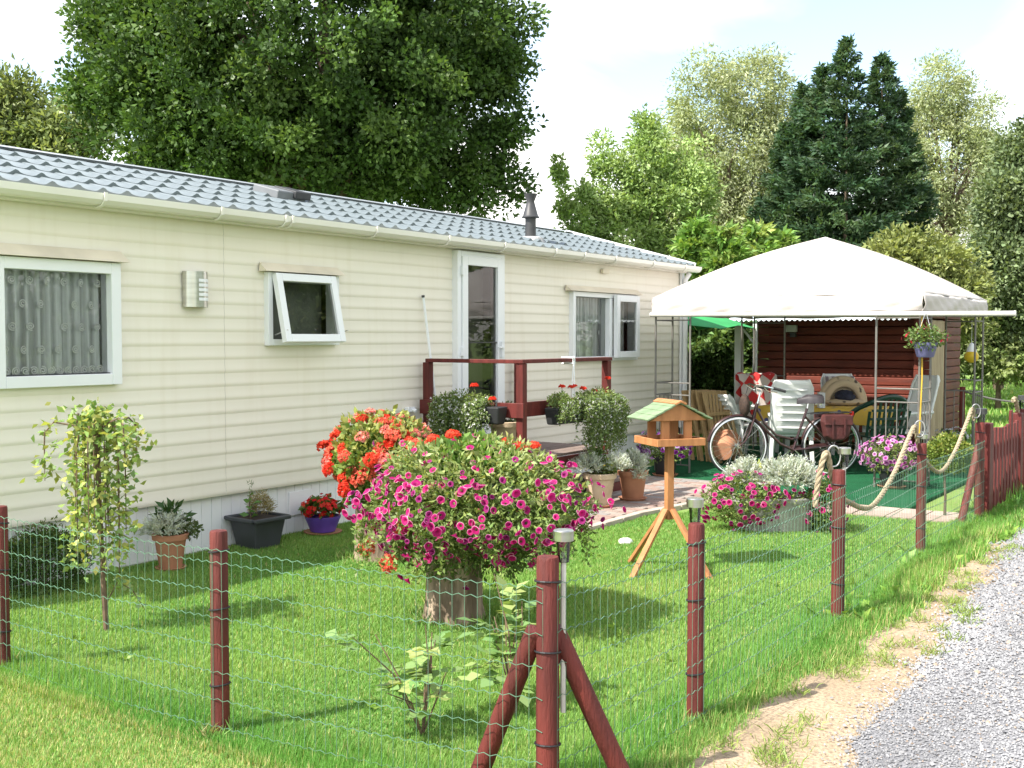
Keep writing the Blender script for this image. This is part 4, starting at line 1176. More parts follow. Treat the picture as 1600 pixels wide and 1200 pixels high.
# rack, pannier bags, light
rk = MB()
for s in (-1, 1):
    rk.tube([(-.28, s * .05, .70), (-.45, s * .06, .715), (-.76, s * .06, .715)], .006, 6); rk.tube([(-.62, s * .06, .715), (xR, s * .06, R)], .005, 5)
for x in (-.42, -.54, -.66, -.76): rk.cyl((x, -.06, .715), (x, .06, .715), .005, .005, 5)
rk.build('rack', M_BLACKM, bk, True)
for s in (-1, 1):
    V = []; n = 16
    pb_ = MB()
    pb_.add(*(lambda P: (P, [tuple(range(7, -1, -1)), tuple(range(8, 16))] + [(i, (i + 1) % 8, 8 + (i + 1) % 8, 8 + i) for i in range(8)]))(
        [(x, s * .065, z) for x, z in ((-.40, .70), (-.74, .70), (-.76, .62), (-.72, .44), (-.64, .38), (-.50, .38), (-.42, .44), (-.38, .62))] +
        [(x, s * .155, z) for x, z in ((-.42, .69), (-.72, .69), (-.735, .61), (-.70, .46), (-.63, .41), (-.51, .41), (-.44, .46), (-.40, .61))]))
    bo = pb_.build('pannier', M_LEATH, bk, bevel=.018)
    MB().box((-.57, s * .159, .635), (.33, .018, .115)).build('flap', M_LEATH, bo, bevel=.008)
    for x in (-.50, -.64): MB().box((x, s * .172, .56), (.022, .01, .19)).build('strap', M_LEATH, bo, bevel=.003)
MB().box((-.785, 0, .70), (.03, .075, .05)).build('tail_light', mat('red_lens', (.65, .03, .02), None, .2), bk, bevel=.008)
cg = MB(); cg.tube([(-.10, -.045, .29), (-.30, -.045, .30), (-.52, -.045, .335)], [.055, .045, .03], 10); cgo = cg.build('chain_guard', M_BIKE, bk, True)
for s, dx in ((-1, .12), (1, -.12)):
    MB().bar((BB[0], s * .06, BB[2]), (BB[0] + dx, s * .07, BB[2] - .11), .02, .012).build('crank', M_CHROME, bk)
    MB().box((BB[0] + dx, s * .115, BB[2] - .11), (.085, .075, .025)).build('pedal', M_TYRE, bk, bevel=.005)
MB().bar((-.22, .06, .30), (-.30, .20, .0), .016, .016).build('kickstand', M_CHROME, bk)
# ================================================================== fence
M_POST = mat('post_red_brown', (.135, .023, .018), (.07, .012, .010), .65, 5, .6, 30, stretch=(4, 4, .5))
M_WIRE = mat('green_pvc_wire', (.11, .21, .145), (.08, .16, .10), .45, 6)
M_TIE = mat('black_tie', (.015, .015, .018), None, .5)
fence = thing('garden_fence', 'low green wire mesh fence on round red-brown posts around the lawn', 'fence', (3.1, 2.0, 0))
LX = 2.97; FY = 2.0
def post(p, h, r, lean=(0, 0)):
    o = MB().lathe([(r * 1.03, -.1), (r, h * .5), (r * .98, h - .012), (r * .9, h - .002), (r * .55, h)], 16).build('post', M_POST, fence, True, world=False)
    o.parent = fence; o.location = Vector(p) - Vector(fence.location); o.rotation_euler = (lean[1], lean[0], rnd.uniform(0, 6))
    for z in (h * .25, h * .62, h * .9):
        t_ = MB(); t_.tube([(math.cos(a) * (r + .004), math.sin(a) * (r + .004), z + .006 * math.sin(a)) for a in np.linspace(0, 2 * math.pi, 16, endpoint=False)], .0035, 5, closed=True); t_.build('tie', M_TIE, o)
    return o
pL1, pL2 = atZ(345, 1148), atZ(5, 1050)
pC = Vector((3.138, 2.003, 0)); pR1 = atZ(1086, 1129); pR2 = atZ(1308, 971); pR3 = atZ(1438, 869)
post(pL1, .83, .036); post(pL2, .80, .034); post(Vector((LX, 6.42, 0)), .83, .035)
post(pC, .86, .040); post(pR1, .835, .035); post(pR2, .86, .036, (.0, .0)); post(pR3, .83, .034)
pG = Vector((10.25, 2.07, 0))
post(pG, .86, .036)
# raking struts at the corner and at the gate post
def strut(a, b, r):
    MB().cyl(a, b, r, r * .97, 14).build('strut', M_POST, fence, True, world=True)
strut(atZ(742, 1225), pC + Vector((-.005, .045, .60)), .036)
strut(atZ(985, 1240), pC + Vector((.045, .0, .60)), .036)
strut(atZ(1500, 824), Vector((10.18, 2.06, .70)), .032)
# wire mesh panels
def mesh_panel(a, b, h=.76, z0=.05, face=(0, 0)):
    a, b = Vector(a), Vector(b); d = b - a; L = d.length; u = d / L; nrm = Vector((u.y, -u.x, 0))
    a = a + nrm * .04; mb = MB(); n = int(L / .05)
    zs = [z0 + i * (h - .05 - z0) / 6 for i in range(7)] + [h]
    sag = lambda t: -.012 * math.sin(math.pi * t)
    for i in range(n + 1):
        p = a + u * (L * i / n)
        k = nrm * rnd.uniform(-.002, .002)
        s = sag(i / n)
        mb.cyl(p + k + Vector((0, 0, z0 - .02)), p + k + Vector((0, 0, h + s)), .001, .001, 4, False)
    for z in zs:
        pts = []
        for i in range(n * 2 + 1):
            t = i / (2 * n); pts.append(a + u * (L * t) + Vector((0, 0, z + sag(t) + (.0045 if i % 2 else -.0045))) + nrm * .002)
        mb.tube(pts, .0015, 4, False)
    mb.build('wire_mesh', M_WIRE, fence, world=True)
mesh_panel(Vector((LX, 6.42, 0)), pL2); mesh_panel(pL2, pL1); mesh_panel(pL1, pC)
mesh_panel(pC, pR1, .77); mesh_panel(pR1, pR2, .77); mesh_panel(pR2, pR3, .72); mesh_panel(pR3, pG, .70)
# gate -----------------------------------------------------------------
gate = thing('garden_gate', 'red-brown picket gate between thick posts beside the gravel', 'gate', (11.1, 2.1, 0))
MB().span((10.42, 2.02, 0), (10.56, 2.15, .84)).build('gate_post', M_RED, gate, bevel=.008, world=True)
MB().span((12.02, 2.04, 0), (12.14, 2.16, .84)).build('gate_post', M_RED, gate, bevel=.008, world=True)
for k in range(9):
    x = 10.66 + k * .148; h = .76 + (.13 if k == 6 else 0) + rnd.uniform(-.01, .02)
    MB().span((x, 2.05, .04), (x + .085, 2.075, h)).build('picket', M_REDL if k % 3 else M_RED, gate, bevel=.004, world=True)
for z in (.2, .62): MB().span((10.6, 2.08, z), (11.98, 2.105, z + .07)).build('cross_rail', M_RED, gate, world=True)
MB().bar((10.62, 2.12, .22), (11.95, 2.12, .66), .025, .06).build('brace', M_RED, gate, world=True)
# fence beyond the gate
far = thing('boundary_fence', 'red-brown post fence with a dark rope running on beyond the gate', 'fence', (13, 2.1, 0))
for x, y in ((12.4, 2.1), (14.4, 2.1), (16.5, 2.15)):
    MB().cyl((x, y, 0), (x, y, .86), .036, .035, 12).build('post', M_POST, far, True, world=True)
for a, b in (((12.4, 2.1), (14.4, 2.1)), ((14.4, 2.1), (16.5, 2.15)), ((16.5, 2.15), (16.6, 3.6))):
    MB().tube([(a[0] + (b[0] - a[0]) * t, a[1] + (b[1] - a[1]) * t, .84 - .13 * math.sin(math.pi * t)) for t in np.linspace(0, 1, 12)], .014, 8).build('rope', mat('dark_rope', (.10, .10, .09), None, .9), far, True, world=True)
MB().cyl((16.6, 3.6, 0), (16.6, 3.6, .9), .04, .04, 12).build('post', M_POST, far, True, world=True)
# thick ropes
M_ROPE = mat('hemp_rope', (.38, .31, .21), (.27, .21, .135), .9, 60, .4, 120)
M_GALV = mat('galvanised', (.5, .5, .48), (.38, .38, .37), .4, 12, metal=.9)
def rope(name, label, pts, r=.0165):
    P = [Vector(p) for p in pts]
    # resample a smooth curve through the points
    out = []
    for i in range(len(P) - 1):
        p0 = P[max(i - 1, 0)]; p1 = P[i]; p2 = P[i + 1]; p3 = P[min(i + 2, len(P) - 1)]
        for t in np.linspace(0, 1, 14, endpoint=False):
            out.append(.5 * ((2 * p1) + (p2 - p0) * t + (2 * p0 - 5 * p1 + 4 * p2 - p3) * t * t + (3 * p1 - p0 - 3 * p2 + p3) * t ** 3))
    out.append(P[-1])
    fine = []
    for a, b in zip(out[:-1], out[1:]):
        k = max(1, int((b - a).length / .012)); fine += [a.lerp(b, j / k) for j in range(k)]
    fine.append(out[-1])
    t = thing(name, label, 'rope', (P[0].x, P[0].y, 0), group='thick ropes looped along the fence')
    s = 0; X = None; st = [[], [], []]
    for i, p in enumerate(fine):
        tan = (fine[min(i + 1, len(fine) - 1)] - fine[max(i - 1, 0)]).normalized()
        X = (tan.orthogonal() if X is None else X - tan * X.dot(tan)).normalized(); Y = tan.cross(X)
        if i: s += (p - fine[i - 1]).length
        for k in range(3):
            a = s * 46 + k * 2.094; st[k].append(p + (X * math.cos(a) + Y * math.sin(a)) * r * .5)
    for k in range(3): MB().tube(st[k], r * .56, 7).build('strand', M_ROPE, t, True, world=True)
    return t
def shackle(p):
    o = MB().tube([Vector(p) + Vector((math.cos(a) * .035 * .3, math.cos(a) * -.035, math.sin(a) * .06)) for a in np.linspace(0, 2 * math.pi, 16, endpoint=False)], .005, 6, closed=True)
    return o
z2, z3, z4 = .95, .95, .98
A = pR2 + Vector((-.03, .06, z2)); B = pR3 + Vector((-.02, .05, z3)); Cc = pG + Vector((-.1, .05, z4))
rope('rope', 'thick hemp rope swag hanging between the two middle roadside posts', [A + Vector((-.04, .05, -.30)), A + Vector((-.035, .03, -.12)), A, A + Vector((.12, -.01, -.22)), A.lerp(B, .22) + Vector((0, 0, -.34)), A.lerp(B, .45) + Vector((0, 0, -.43)), A.lerp(B, .7) + Vector((0, 0, -.30)), A.lerp(B, .9) + Vector((0, 0, -.09)), B, B + Vector((.06, 0, -.06))])
rope('rope', 'thick hemp rope swag hanging in front of the round topiary by the gate', [B + Vector((.05, .0, -.05)), B.lerp(Cc, .12) + Vector((0, 0, -.24)), B.lerp(Cc, .4) + Vector((0, 0, -.42)), B.lerp(Cc, .65) + Vector((0, 0, -.33)), B.lerp(Cc, .9) + Vector((0, 0, -.10)), Cc, Cc + Vector((.08, 0, -.10))])
D1 = Vector((12.0, 2.1, .92))
rope('rope', 'short hemp rope end over the far gate post', [D1 + Vector((-.1, 0, .05)), D1 + Vector((0, 0, .06)), D1 + Vector((.15, 0, -.08)), D1 + Vector((.2, 0, -.2))], .022)
for p in (A, B, Cc):
    o = shackle(p + Vector((.06, -.02, -.02))); o.build('shackle', M_GALV, fence, True, world=True)
# solar lamps tied to the posts
M_FROST = glass('clear_plastic', (.72, .76, .72), 1.9, .05)
def solar(p, h, label, dark=False, s=1.0, tube=.5):
    t = thing('solar_lamp', label, 'lamp', p, group='solar lamps along the fence')
    MB().lathe([(.010, h - .13 * s - tube), (.010, h - .1 * s)], 8).build('stake', M_PALETUBE, t, True)
    MB().lathe([(.020 * s, h - .11 * s), (.026 * s, h - .04 * s), (.03 * s, h - .035 * s)], 14).build('lens', M_FROST, t, True)
    MB().lathe([(.036 * s, h - .036 * s), (.036 * s, h - .003), (.033 * s, h), (.01, h + .001)], 18).build('cap', M_BLACKM if dark else M_STEEL, t, True)
    return t
off = Vector((.055, .03, 0))
solar(pC + Vector((.052, -.030, 0)), .945, 'steel solar lamp on the corner post in the foreground')
solar(pR1 + Vector((.05, .03, 0)), .93, 'steel solar lamp on the straight post right of the corner')
solar(pR2 + Vector((.06, -.01, 0)), .98, 'steel solar lamp beside the first rope hook', tube=.15)
solar(pR3 + Vector((.10, .02, 0)), .89, 'steel solar lamp in front of the topiary ball', tube=.3)
solar(pG + Vector((.03, -.0, 0)), .98, 'dark topped solar lamp on the post before the gate', True, 1.35, .1)
solar(Vector((12.42, 2.1, 0)), 1.0, 'dark topped solar lamp on the post beyond the gate', True, 1.35, .1)

# ================================================================== bird table
M_FPINE = mat('orange_pine', (.43, .19, .075), (.32, .135, .05), .6, 6, .2, 40, stretch=(4, 4, .5))
M_FGRN = mat('green_roof_board', (.19, .26, .15), (.14, .20, .11), .8, 12, .2)
ft = thing('bird_table', 'orange pine bird table with green roof boards standing on the lawn', 'bird table', (6.80, 3.36, -.04), math.radians(-36.6))
MB().box((0, 0, .665), (.05, .05, .53)).build('post', M_FPINE, ft, bevel=.003)
for k in range(4):
    a = math.radians(165 - 90 * k + 36.6); c, s = math.cos(a), math.sin(a)
    MB().bar((c * .03, s * .03, .47), (c * .40, s * .40, .0), .042, .022, up=(c, s, 1)).build('leg', M_FPINE, ft, bevel=.003)
MB().box((0, 0, .925), (.34, .32, .015)).build('tray', M_FPINE, ft)
for s in (-1, 1):
    MB().box((0, s * .17, .94), (.36, .018, .05)).build('tray_rim', M_FPINE, ft, bevel=.003); MB().box((s * .175, 0, .94), (.018, .318, .048)).build('tray_rim', M_FPINE, ft, bevel=.003)
for sx in (-1, 1):
    for sy in (-1, 1): MB().box((sx * .085, sy * .10, 1.01), (.06, .02, .16)).build('upright', M_FPINE, ft, bevel=.003)
for sy in (-1, 1): MB().prism([(-.215, 1.083), (.215, 1.083), (.02, 1.19), (-.02, 1.19)], 1, sy * .125 - .01, sy * .125 + .01).build('gable', M_FPINE, ft, bevel=.002)
for s in (-1, 1):
    sl_ang = math.atan2(.107, .215)
    for k in range(4):
        f0 = k / 4; xc = s * (.238 - (k + .5) * .059); zc_ = 1.08 + (k + .5) * .0285 + .012
        MB().box((xc, 0, zc_), (.072, .32, .012), Matrix.Rotation(s * (sl_ang - .07), 3, 'Y')).build('roof_board', M_FGRN, ft, bevel=.002)
rdg = MB(); 
for s in (-1, 1): rdg.box((s * .02, 0, 1.205), (.046, .34, .014), Matrix.Rotation(s * .45, 3, 'Y'))
rdg.build('ridge_cap', M_FPINE, ft, bevel=.002)

# ================================================================== flowers
def petunia_mesh(name, inner, mid, rim, r=.031):
    mb = []; n = 10
    V = [(0, 0, -.022)]; C = [inner]
    for j in range(n):
        a = 2 * math.pi * j / n; V.append((math.cos(a) * r * .28, math.sin(a) * r * .28, -.008)); C.append(inner)
    for j in range(n):
        a = 2 * math.pi * j / n; k = 1 if j % 2 == 0 else .93; V.append((math.cos(a) * r * .87 * k, math.sin(a) * r * .87 * k, .004)); C.append(mid)
    for j in range(n):
        a = 2 * math.pi * j / n; k = 1 if j % 2 == 0 else .93; V.append((math.cos(a) * r * k, math.sin(a) * r * k, .001)); C.append(rim)
    F = []
    for j in range(n):
        j2 = (j + 1) % n; F.append((0, 1 + j, 1 + j2, 1 + j2))
        F.append((1 + j, 1 + n + j, 1 + n + j2, 1 + j2)); F.append((1 + n + j, 1 + 2 * n + j, 1 + 2 * n + j2, 1 + n + j2))
    me = bpy.data.meshes.new(name)
    me.from_pydata(V, [], [f if f[2] != f[3] else f[:3] for f in F])
    a = me.color_attributes.new('tint', 'FLOAT_COLOR', 'POINT')
    for i, c in enumerate(C): a.data[i].color = (*c, 1)
    me.materials.append(M_PETAL); me.shade_smooth(); return me
def umbel_mesh(name, c, r=.045, n=70, flat=.65):
    d = rdir(n); d[:, 2] = np.abs(d[:, 2]) * .9 + .05 * rng.normal(size=n); d = unit(d)
    P = d * r * np.array([1, 1, flat]) * (.35 + .65 * rng.random((n, 1)) ** .4); P[:, 2] += r * .12; fl = []
    for k in range(3):
        D = unit(np.cross(d, rdir(n)) + d * .45)
        fl.append(leaves(P, D, rng.uniform(.35, .55, n) * r, .85, vary(n, c, .22, .18), .1, facing=d))
    V, F, C = merge(fl); return np_mesh(name, V, F, M_PETAL, C)
def blossom_mesh(name, c, r=.018, c2=None):
    n = 5; V = [(0, 0, 0)]; C = [c2 or c]
    for j in range(n * 2):
        a = math.pi * j / n; k = 1 if j % 2 == 0 else .55; V.append((math.cos(a) * r * k, math.sin(a) * r * k, r * .22)); C.append(c)
    F = [(0, 1 + j, 1 + (j + 1) % (2 * n)) for j in range(2 * n)]
    return np_mesh(name, V, F, M_PETAL, np.array(C))
MAG = [petunia_mesh('petunia_flower', (.34, .006, .10), (.54, .014, .18), (.76, .42, .56)), petunia_mesh('petunia_flower', (.28, .006, .10), (.44, .012, .16), (.66, .30, .46)), petunia_mesh('petunia_flower', (.40, .008, .12), (.62, .025, .22), (.78, .50, .62)), petunia_mesh('petunia_flower', (.20, .01, .10), (.36, .02, .18), (.50, .20, .40), .023)]
PUR = [petunia_mesh('petunia_flower', (.12, .01, .16), (.26, .03, .34), (.42, .14, .48)), petunia_mesh('petunia_flower', (.22, .06, .3), (.55, .36, .62), (.74, .66, .78))]
PNK = [petunia_mesh('petunia_flower', (.30, .03, .26), (.62, .20, .50), (.76, .56, .70)), petunia_mesh('petunia_flower', (.36, .08, .34), (.72, .42, .62), (.80, .70, .76))]
GER = [umbel_mesh('geranium_head', (.78, .10, .05)), umbel_mesh('geranium_head', (.80, .19, .12)), umbel_mesh('geranium_head', (.72, .06, .03))]
GERP = umbel_mesh('geranium_head', (.78, .30, .24))
BEG = [blossom_mesh('begonia_flower', (.72, .02, .02), .023, (.75, .10, .05)), blossom_mesh('begonia_flower', (.60, .012, .02), .02)]

def orient(nv, spin=None):
    q = Vector(nv).normalized().to_track_quat('Z', 'Y').to_matrix()
    return (q @ Matrix.Rotation(rnd.uniform(0, 6.28) if spin is None else spin, 3, 'Z'))
def put_flowers(name, meshes, pts, nrm, parent, s0=.85, s1=1.15):
    for p, nv in zip(pts, nrm):
        link(name, rnd.choice(meshes), parent, Vector(p), orient(nv), rnd.uniform(s0, s1))
def mound_pts(n, c, r, zmin=-1.0, jit=.06, lumps=3.0, seed=0):
    d = rdir(int(n * 2.5)); d = d[d[:, 2] > zmin][:n]
    k = 1 + .12 * np.sin(d[:, 0] * lumps * 2 + seed) * np.cos(d[:, 1] * lumps * 1.7 + seed) + .08 * np.sin(d[:, 2] * 7 + seed * 2)
    P = np.array(c) + d * np.array(r) * k[:, None] * (1 + rng.normal(0, jit, (len(d), 1)))
    nn = unit(d / np.array(r))
    return P, nn, d
def foliage(n, c, r, L, tint, ratio=.45, shell=.55, zmin=-1, droop=.0, amt=.3, seed=0, lumps=3.):
    d = rdir(int(n * 2.2)); d = d[d[:, 2] > zmin][:n]; n = len(d)
    k = 1 + .14 * np.sin(d[:, 0] * lumps * 2 + seed) * np.cos(d[:, 1] * lumps * 1.7 + seed) + .08 * np.sin(d[:, 2] * 7 + seed * 2)
    rad = (shell + (1 - shell) * rng.random(n) ** .6) * k
    P = np.array(c) + d * np.array(r) * rad[:, None]
    D = d * .8 + rng.normal(0, .65, (n, 3)) + np.array([0, 0, -droop])
    return leaves(P, D, rng.uniform(.7, 1.3, n) * L, ratio, vary(n, tint, amt))
def put_mesh(name, parts, parent, m=None):
    V, F, C = merge(parts); return link(name, np_mesh(name, V, F, m or M_LEAF, C), parent)
def core(parent, c, r, col=(.03, .045, .015)):
    return None

# ---- big petunia mound on a tree stump
def stump(parent, r, h, seed):
    n = 48; rows = 14; V = []; rs = random.Random(seed); ph = [rs.uniform(0, 6) for _ in range(6)]
    for i in range(rows + 1):
        f = i / rows
        for j in range(n):
            a = 2 * math.pi * j / n
            k = 1 + .07 * math.sin(3 * a + ph[0]) + .05 * abs(math.sin(9 * a + ph[1] + f * .8)) + .05 * abs(math.sin(16 * a + ph[2] + 1.5 * f)) + .03 * math.sin(23 * a + f * 9) + .22 * (1 - f) ** 5
            V.append((math.cos(a) * r * k, math.sin(a) * r * k, h * f - .02))
    F = [(i * n + j, i * n + (j + 1) % n, (i + 1) * n + (j + 1) % n, (i + 1) * n + j) for i in range(rows) for j in range(n)]
    mb = MB().add(V, F + [tuple(rows * n + j for j in range(n))]); return mb.build('stump', M_STUMP, parent, True)
M_STUMP = mat('stump_bark', (.34, .26, .19), (.13, .095, .065), .95, 7, .9, 26, stretch=(1.5, 1.5, .35), lo=.4, hi=.6)
sp_ = Vector((4.95, 3.78, 0))
st_ = thing('petunia_planter', 'huge mound of magenta white-edged petunias growing on a tree stump', 'flower planter', sp_)
stump(st_, .145, .5, 3)
bc, br = (-.05, -.16, .69), (.56, .66, .29)
GRN = (.20, .28, .08); OLV = (.20, .22, .07)
fol = [foliage(13000, bc, (br[0] * .93, br[1] * .93, br[2] * .93), .034, GRN, .42, .62, seed=1), foliage(3000, (bc[0], bc[1], bc[2] + .05), (br[0] * .9, br[1] * .9, br[2] * .95), .04, (.29, .35, .13), .4, .8, zmin=.1, seed=1),  # second layer: paler top leaves, sunlight put into their tint
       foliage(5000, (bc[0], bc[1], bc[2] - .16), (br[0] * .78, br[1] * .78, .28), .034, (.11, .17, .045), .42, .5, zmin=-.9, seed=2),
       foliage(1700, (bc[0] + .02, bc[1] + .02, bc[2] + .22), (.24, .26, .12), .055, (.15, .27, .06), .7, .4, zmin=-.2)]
# trailing stems
tr = []
for i in range(60):
    a = rnd.uniform(0, 6.28); k = 40
    x, y = bc[0] + math.cos(a) * br[0] * .93, bc[1] + math.sin(a) * br[1] * .93
    L = rnd.uniform(.12, .34)
    t = rng.random(k)
    P = np.stack([x + t * .06 * math.cos(a) + rng.normal(0, .012, k), y + t * .06 * math.sin(a) + rng.normal(0, .012, k), bc[2] - .03 - t * L], 1)
    tr.append(leaves(P, rng.normal(size=(k, 3)), rng.uniform(.02, .04, k), .42, vary(k, GRN, .3)))
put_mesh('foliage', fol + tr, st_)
P, N, d = mound_pts(1000, bc, br, -.8, .06, seed=1)
face = d @ np.array([-.80, -.55, .15])
w_ = np.where(face > -.1, 1.0, .12) * np.where(d[:, 2] > .6, .45, 1)
order = np.argsort(-(w_ * rng.random(len(d)) ** .5)); first, rest = order[:240], order[240:400]
P = P + N * .022; N = unit(N + np.array([-.12, -.15, .1]) + rng.normal(0, .5, N.shape))
fv = []
for k in rest:
    me_ = MAG[k % 4]; co = np.array([v.co for v in me_.vertices]) * rng.uniform(.5, .85)
    R3 = np.array(orient(N[k])); cl_ = np.array([c.color[:3] for c in me_.color_attributes['tint'].data])
    fv.append((co @ R3.T + P[k], np.array([(p.vertices[0], p.vertices[1], p.vertices[2], p.vertices[2] if len(p.vertices) == 3 else p.vertices[3]) for p in me_.polygons if len(p.vertices) == 4]), cl_))
tag(put_mesh('small_flowers', fv, st_, M_PETAL), kind='stuff')
P, N = P[first], N[first]
put_flowers('petunia_flower', MAG, P, N, st_, .55, .95)
P, N, d = mound_pts(40, (bc[0], bc[1], bc[2] - .2), (br[0] * .8, br[1] * .8, .28), -.8, .05)
put_flowers('petunia_flower', MAG, P, unit(N + [0, 0, .3]), st_)
for q, s in (((.05, -.16, 1.0), 1), ((.14, -.34, .98), .9), ((.20, -.40, .985), .8), ((-.05, -.02, 1.04), 1.0), ((-.12, .06, 1.02), .9), ((.11, -.28, 1.0), .9)):
    o = link('geranium_head', GER[0], st_, q, None, s); MB().cyl((0, 0, -.14), (0, 0, 0), .003, .003, 5).build('stalk', M_TWIG, o)
for q in ((-.44, .03, .60), (-.33, .38, .42), (-.44, .12, .38)): link('geranium_head', GER[1], st_, q, orient((-.6, -.6, .3)), 1.0)

# ---- salmon geraniums behind it, on a second stump
gq = Vector((5.98, 5.30, 0))
gt = thing('geranium_planter', 'bushy orange-red geraniums on a low stump near the caravan', 'flower planter', gq)
stump(gt, .12, .42, 8)
gc, gr = (.04, -.05, .70), (.34, .40, .28)
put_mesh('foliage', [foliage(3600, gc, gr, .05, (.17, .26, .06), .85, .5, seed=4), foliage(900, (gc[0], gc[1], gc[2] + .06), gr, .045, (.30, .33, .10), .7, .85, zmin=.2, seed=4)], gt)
P, N, d = mound_pts(85, gc, (gr[0] * 1.08, gr[1] * 1.08, gr[2] * 1.12), -.5, .07)
put_flowers('geranium_head', GER + [GERP], P, unit(N + [0, 0, .5]), gt, .8, 1.25)
for q in ((.0, .14, 1.03), (-.02, .02, 1.06), (.04, .2, .98)):
    link('geranium_head', GERP, gt, q, None, .8)

# ---- generic plant tools
def dusty(n, c, r, seed=0, L=.07):
    """silver, feathery leaves: several thin lobes along each leaf axis"""
    out = []; d = rdir(int(n * 2.2)); d = d[d[:, 2] > -.15][:n]; n = len(d)
    P0 = np.array(c) + d * np.array(r) * (.35 + .5 * rng.random((n, 1)))
    A = unit(d + np.array([0, 0, .35]) + rng.normal(0, .3, (n, 3)))
    S = unit(np.cross(A, rdir(n)))
    ln = rng.uniform(.7, 1.3, (n, 1)) * L
    col = vary(n, (.50, .54, .50), .18, .05)
    out.append(leaves(P0, A, ln[:, 0], .16, col))
    for k in range(5):
        f = .2 + .17 * k
        for s in (-1, 1):
            out.append(leaves(P0 + A * ln * f, A * .8 + S * s * .9, ln[:, 0] * (.42 - .04 * k), .3, col))
    return merge(out)
def pot_prof(rb, rt, h, rim=.02, th=.015):
    return [(rb * .96, 0), (rb, .006), (rb + (rt - rb) * .86, h * .84), (rt + rim * .6, h * .85), (rt + rim * .7, h * .985), (rt + rim * .4, h), (rt - th, h), (rt - th - .01, h - .03), (.001, h - .032)]
M_SOIL = mat('potting_soil', (.05, .035, .025), None, .95, 40)
def potted(name, label, loc, rb, rt, h, m, saucer=None, rz=0, n=28, cat='potted plant', group=None, ribs=0):
    t = thing(name, label, cat, loc, rz, group)
    z = .0
    if saucer:
        MB().lathe([(rb * 1.15, 0), (rb * 1.4, .025), (rb * 1.33, .027), (rb * 1.1, .012)], n).build('saucer', saucer, t, True); z = .013
    pr = pot_prof(rb, rt, h)
    if ribs:
        lo = []
        for i in range(ribs * 2 + 1):
            f = i / (ribs * 2); lo.append((rb + (rt - rb) * .86 * f + (.003 if i % 2 else -.001), .006 + h * .834 * f))
        pr = [(rb * .96, 0)] + lo + pr[3:]
    o = MB().lathe([(r, q + z) for r, q in pr], n).build('pot', m, t, True)
    return t, h + z
SAU = M_TERR
# terracotta pot with silver leaves at the wall
t, h = potted('potted_plant', 'terracotta pot of silver dusty miller standing against the white skirting', (atZ(272, 893).x + .02, atZ(272, 893).y + .06, 0), .075, .11, .24, M_TERR, M_TERR)
put_mesh('silver_leaves', [dusty(190, (-.04, .0, h + .02), (.17, .15, .10))], t)
put_mesh('dark_leaves', [foliage(130, (.05, .05, h + .08), (.10, .09, .09), .075, (.05, .11, .03), .38, .3), foliage(220, (.11, -.06, h + .02), (.08, .08, .06), .03, (.10, .14, .05), .6, .3)], t)
# square dark grey planter
gq_ = atZ(410, 857)
t = thing('square_planter', 'square dark grey plastic planter with a small conifer and a leafy shoot', 'potted plant', (gq_.x + .02, gq_.y + .07, 0), -.05)
M_GPOT = mat('anthracite_plastic', (.055, .06, .068), (.045, .05, .055), .5, 6)
def sq_prism(w0, w1, z0, z1): return [(-w0, -w0, z0), (w0, -w0, z0), (w0, w0, z0), (-w0, w0, z0), (-w1, -w1, z1), (w1, -w1, z1), (w1, w1, z1), (-w1, w1, z1)]
SF = [(3, 2, 1, 0), (4, 5, 6, 7), (0, 1, 5, 4), (1, 2, 6, 5), (2, 3, 7, 6), (3, 0, 4, 7)]
MB().add(sq_prism(.115, .15, 0, .215), SF).build('pot', M_GPOT, t, bevel=.012)
rm = MB(); 
for s in (-1, 1): rm.span((-.172, s * .172 - .018, .216), (.172, s * .172 + .018, .245)); rm.span((s * .172 - .018, -.153, .216), (s * .172 + .018, .153, .245))
rm.build('rim', M_GPOT, t, bevel=.008)
MB().box((0, 0, .222), (.30, .30, .01)).build('soil', M_SOIL, t)
put_mesh('conifer_foliage', [foliage(1500, (.03, -.0, .30), (.10, .10, .12), .03, (.30, .25, .10), .14, .2, zmin=-.3)], t)
n = 110; tt = rng.random(n); P = np.stack([-.05 + rng.normal(0, .012, n), .02 + rng.normal(0, .012, n), .24 + tt * .26], 1)
put_mesh('heather_shoot', [leaves(P, rng.normal(size=(n, 3)) + [0, 0, 1.2], .03, .16, vary(n, (.16, .22, .10)))], t)
st = MB(); st.tube([(-.10, -.05, .22), (-.13, -.06, .32), (-.12, -.06, .42)], .004, 5); st.build('stem', M_TWIG, t)
P = np.array([(-.11 - .02 * math.sin(k), -.055, .25 + .02 * k) for k in range(9)]); D = np.array([(math.cos(k * 2.4), math.sin(k * 2.4), .1) for k in range(9)])
put_mesh('broad_leaves', [leaves(P, D, .075, .5, vary(9, (.12, .25, .06), .2))], t)
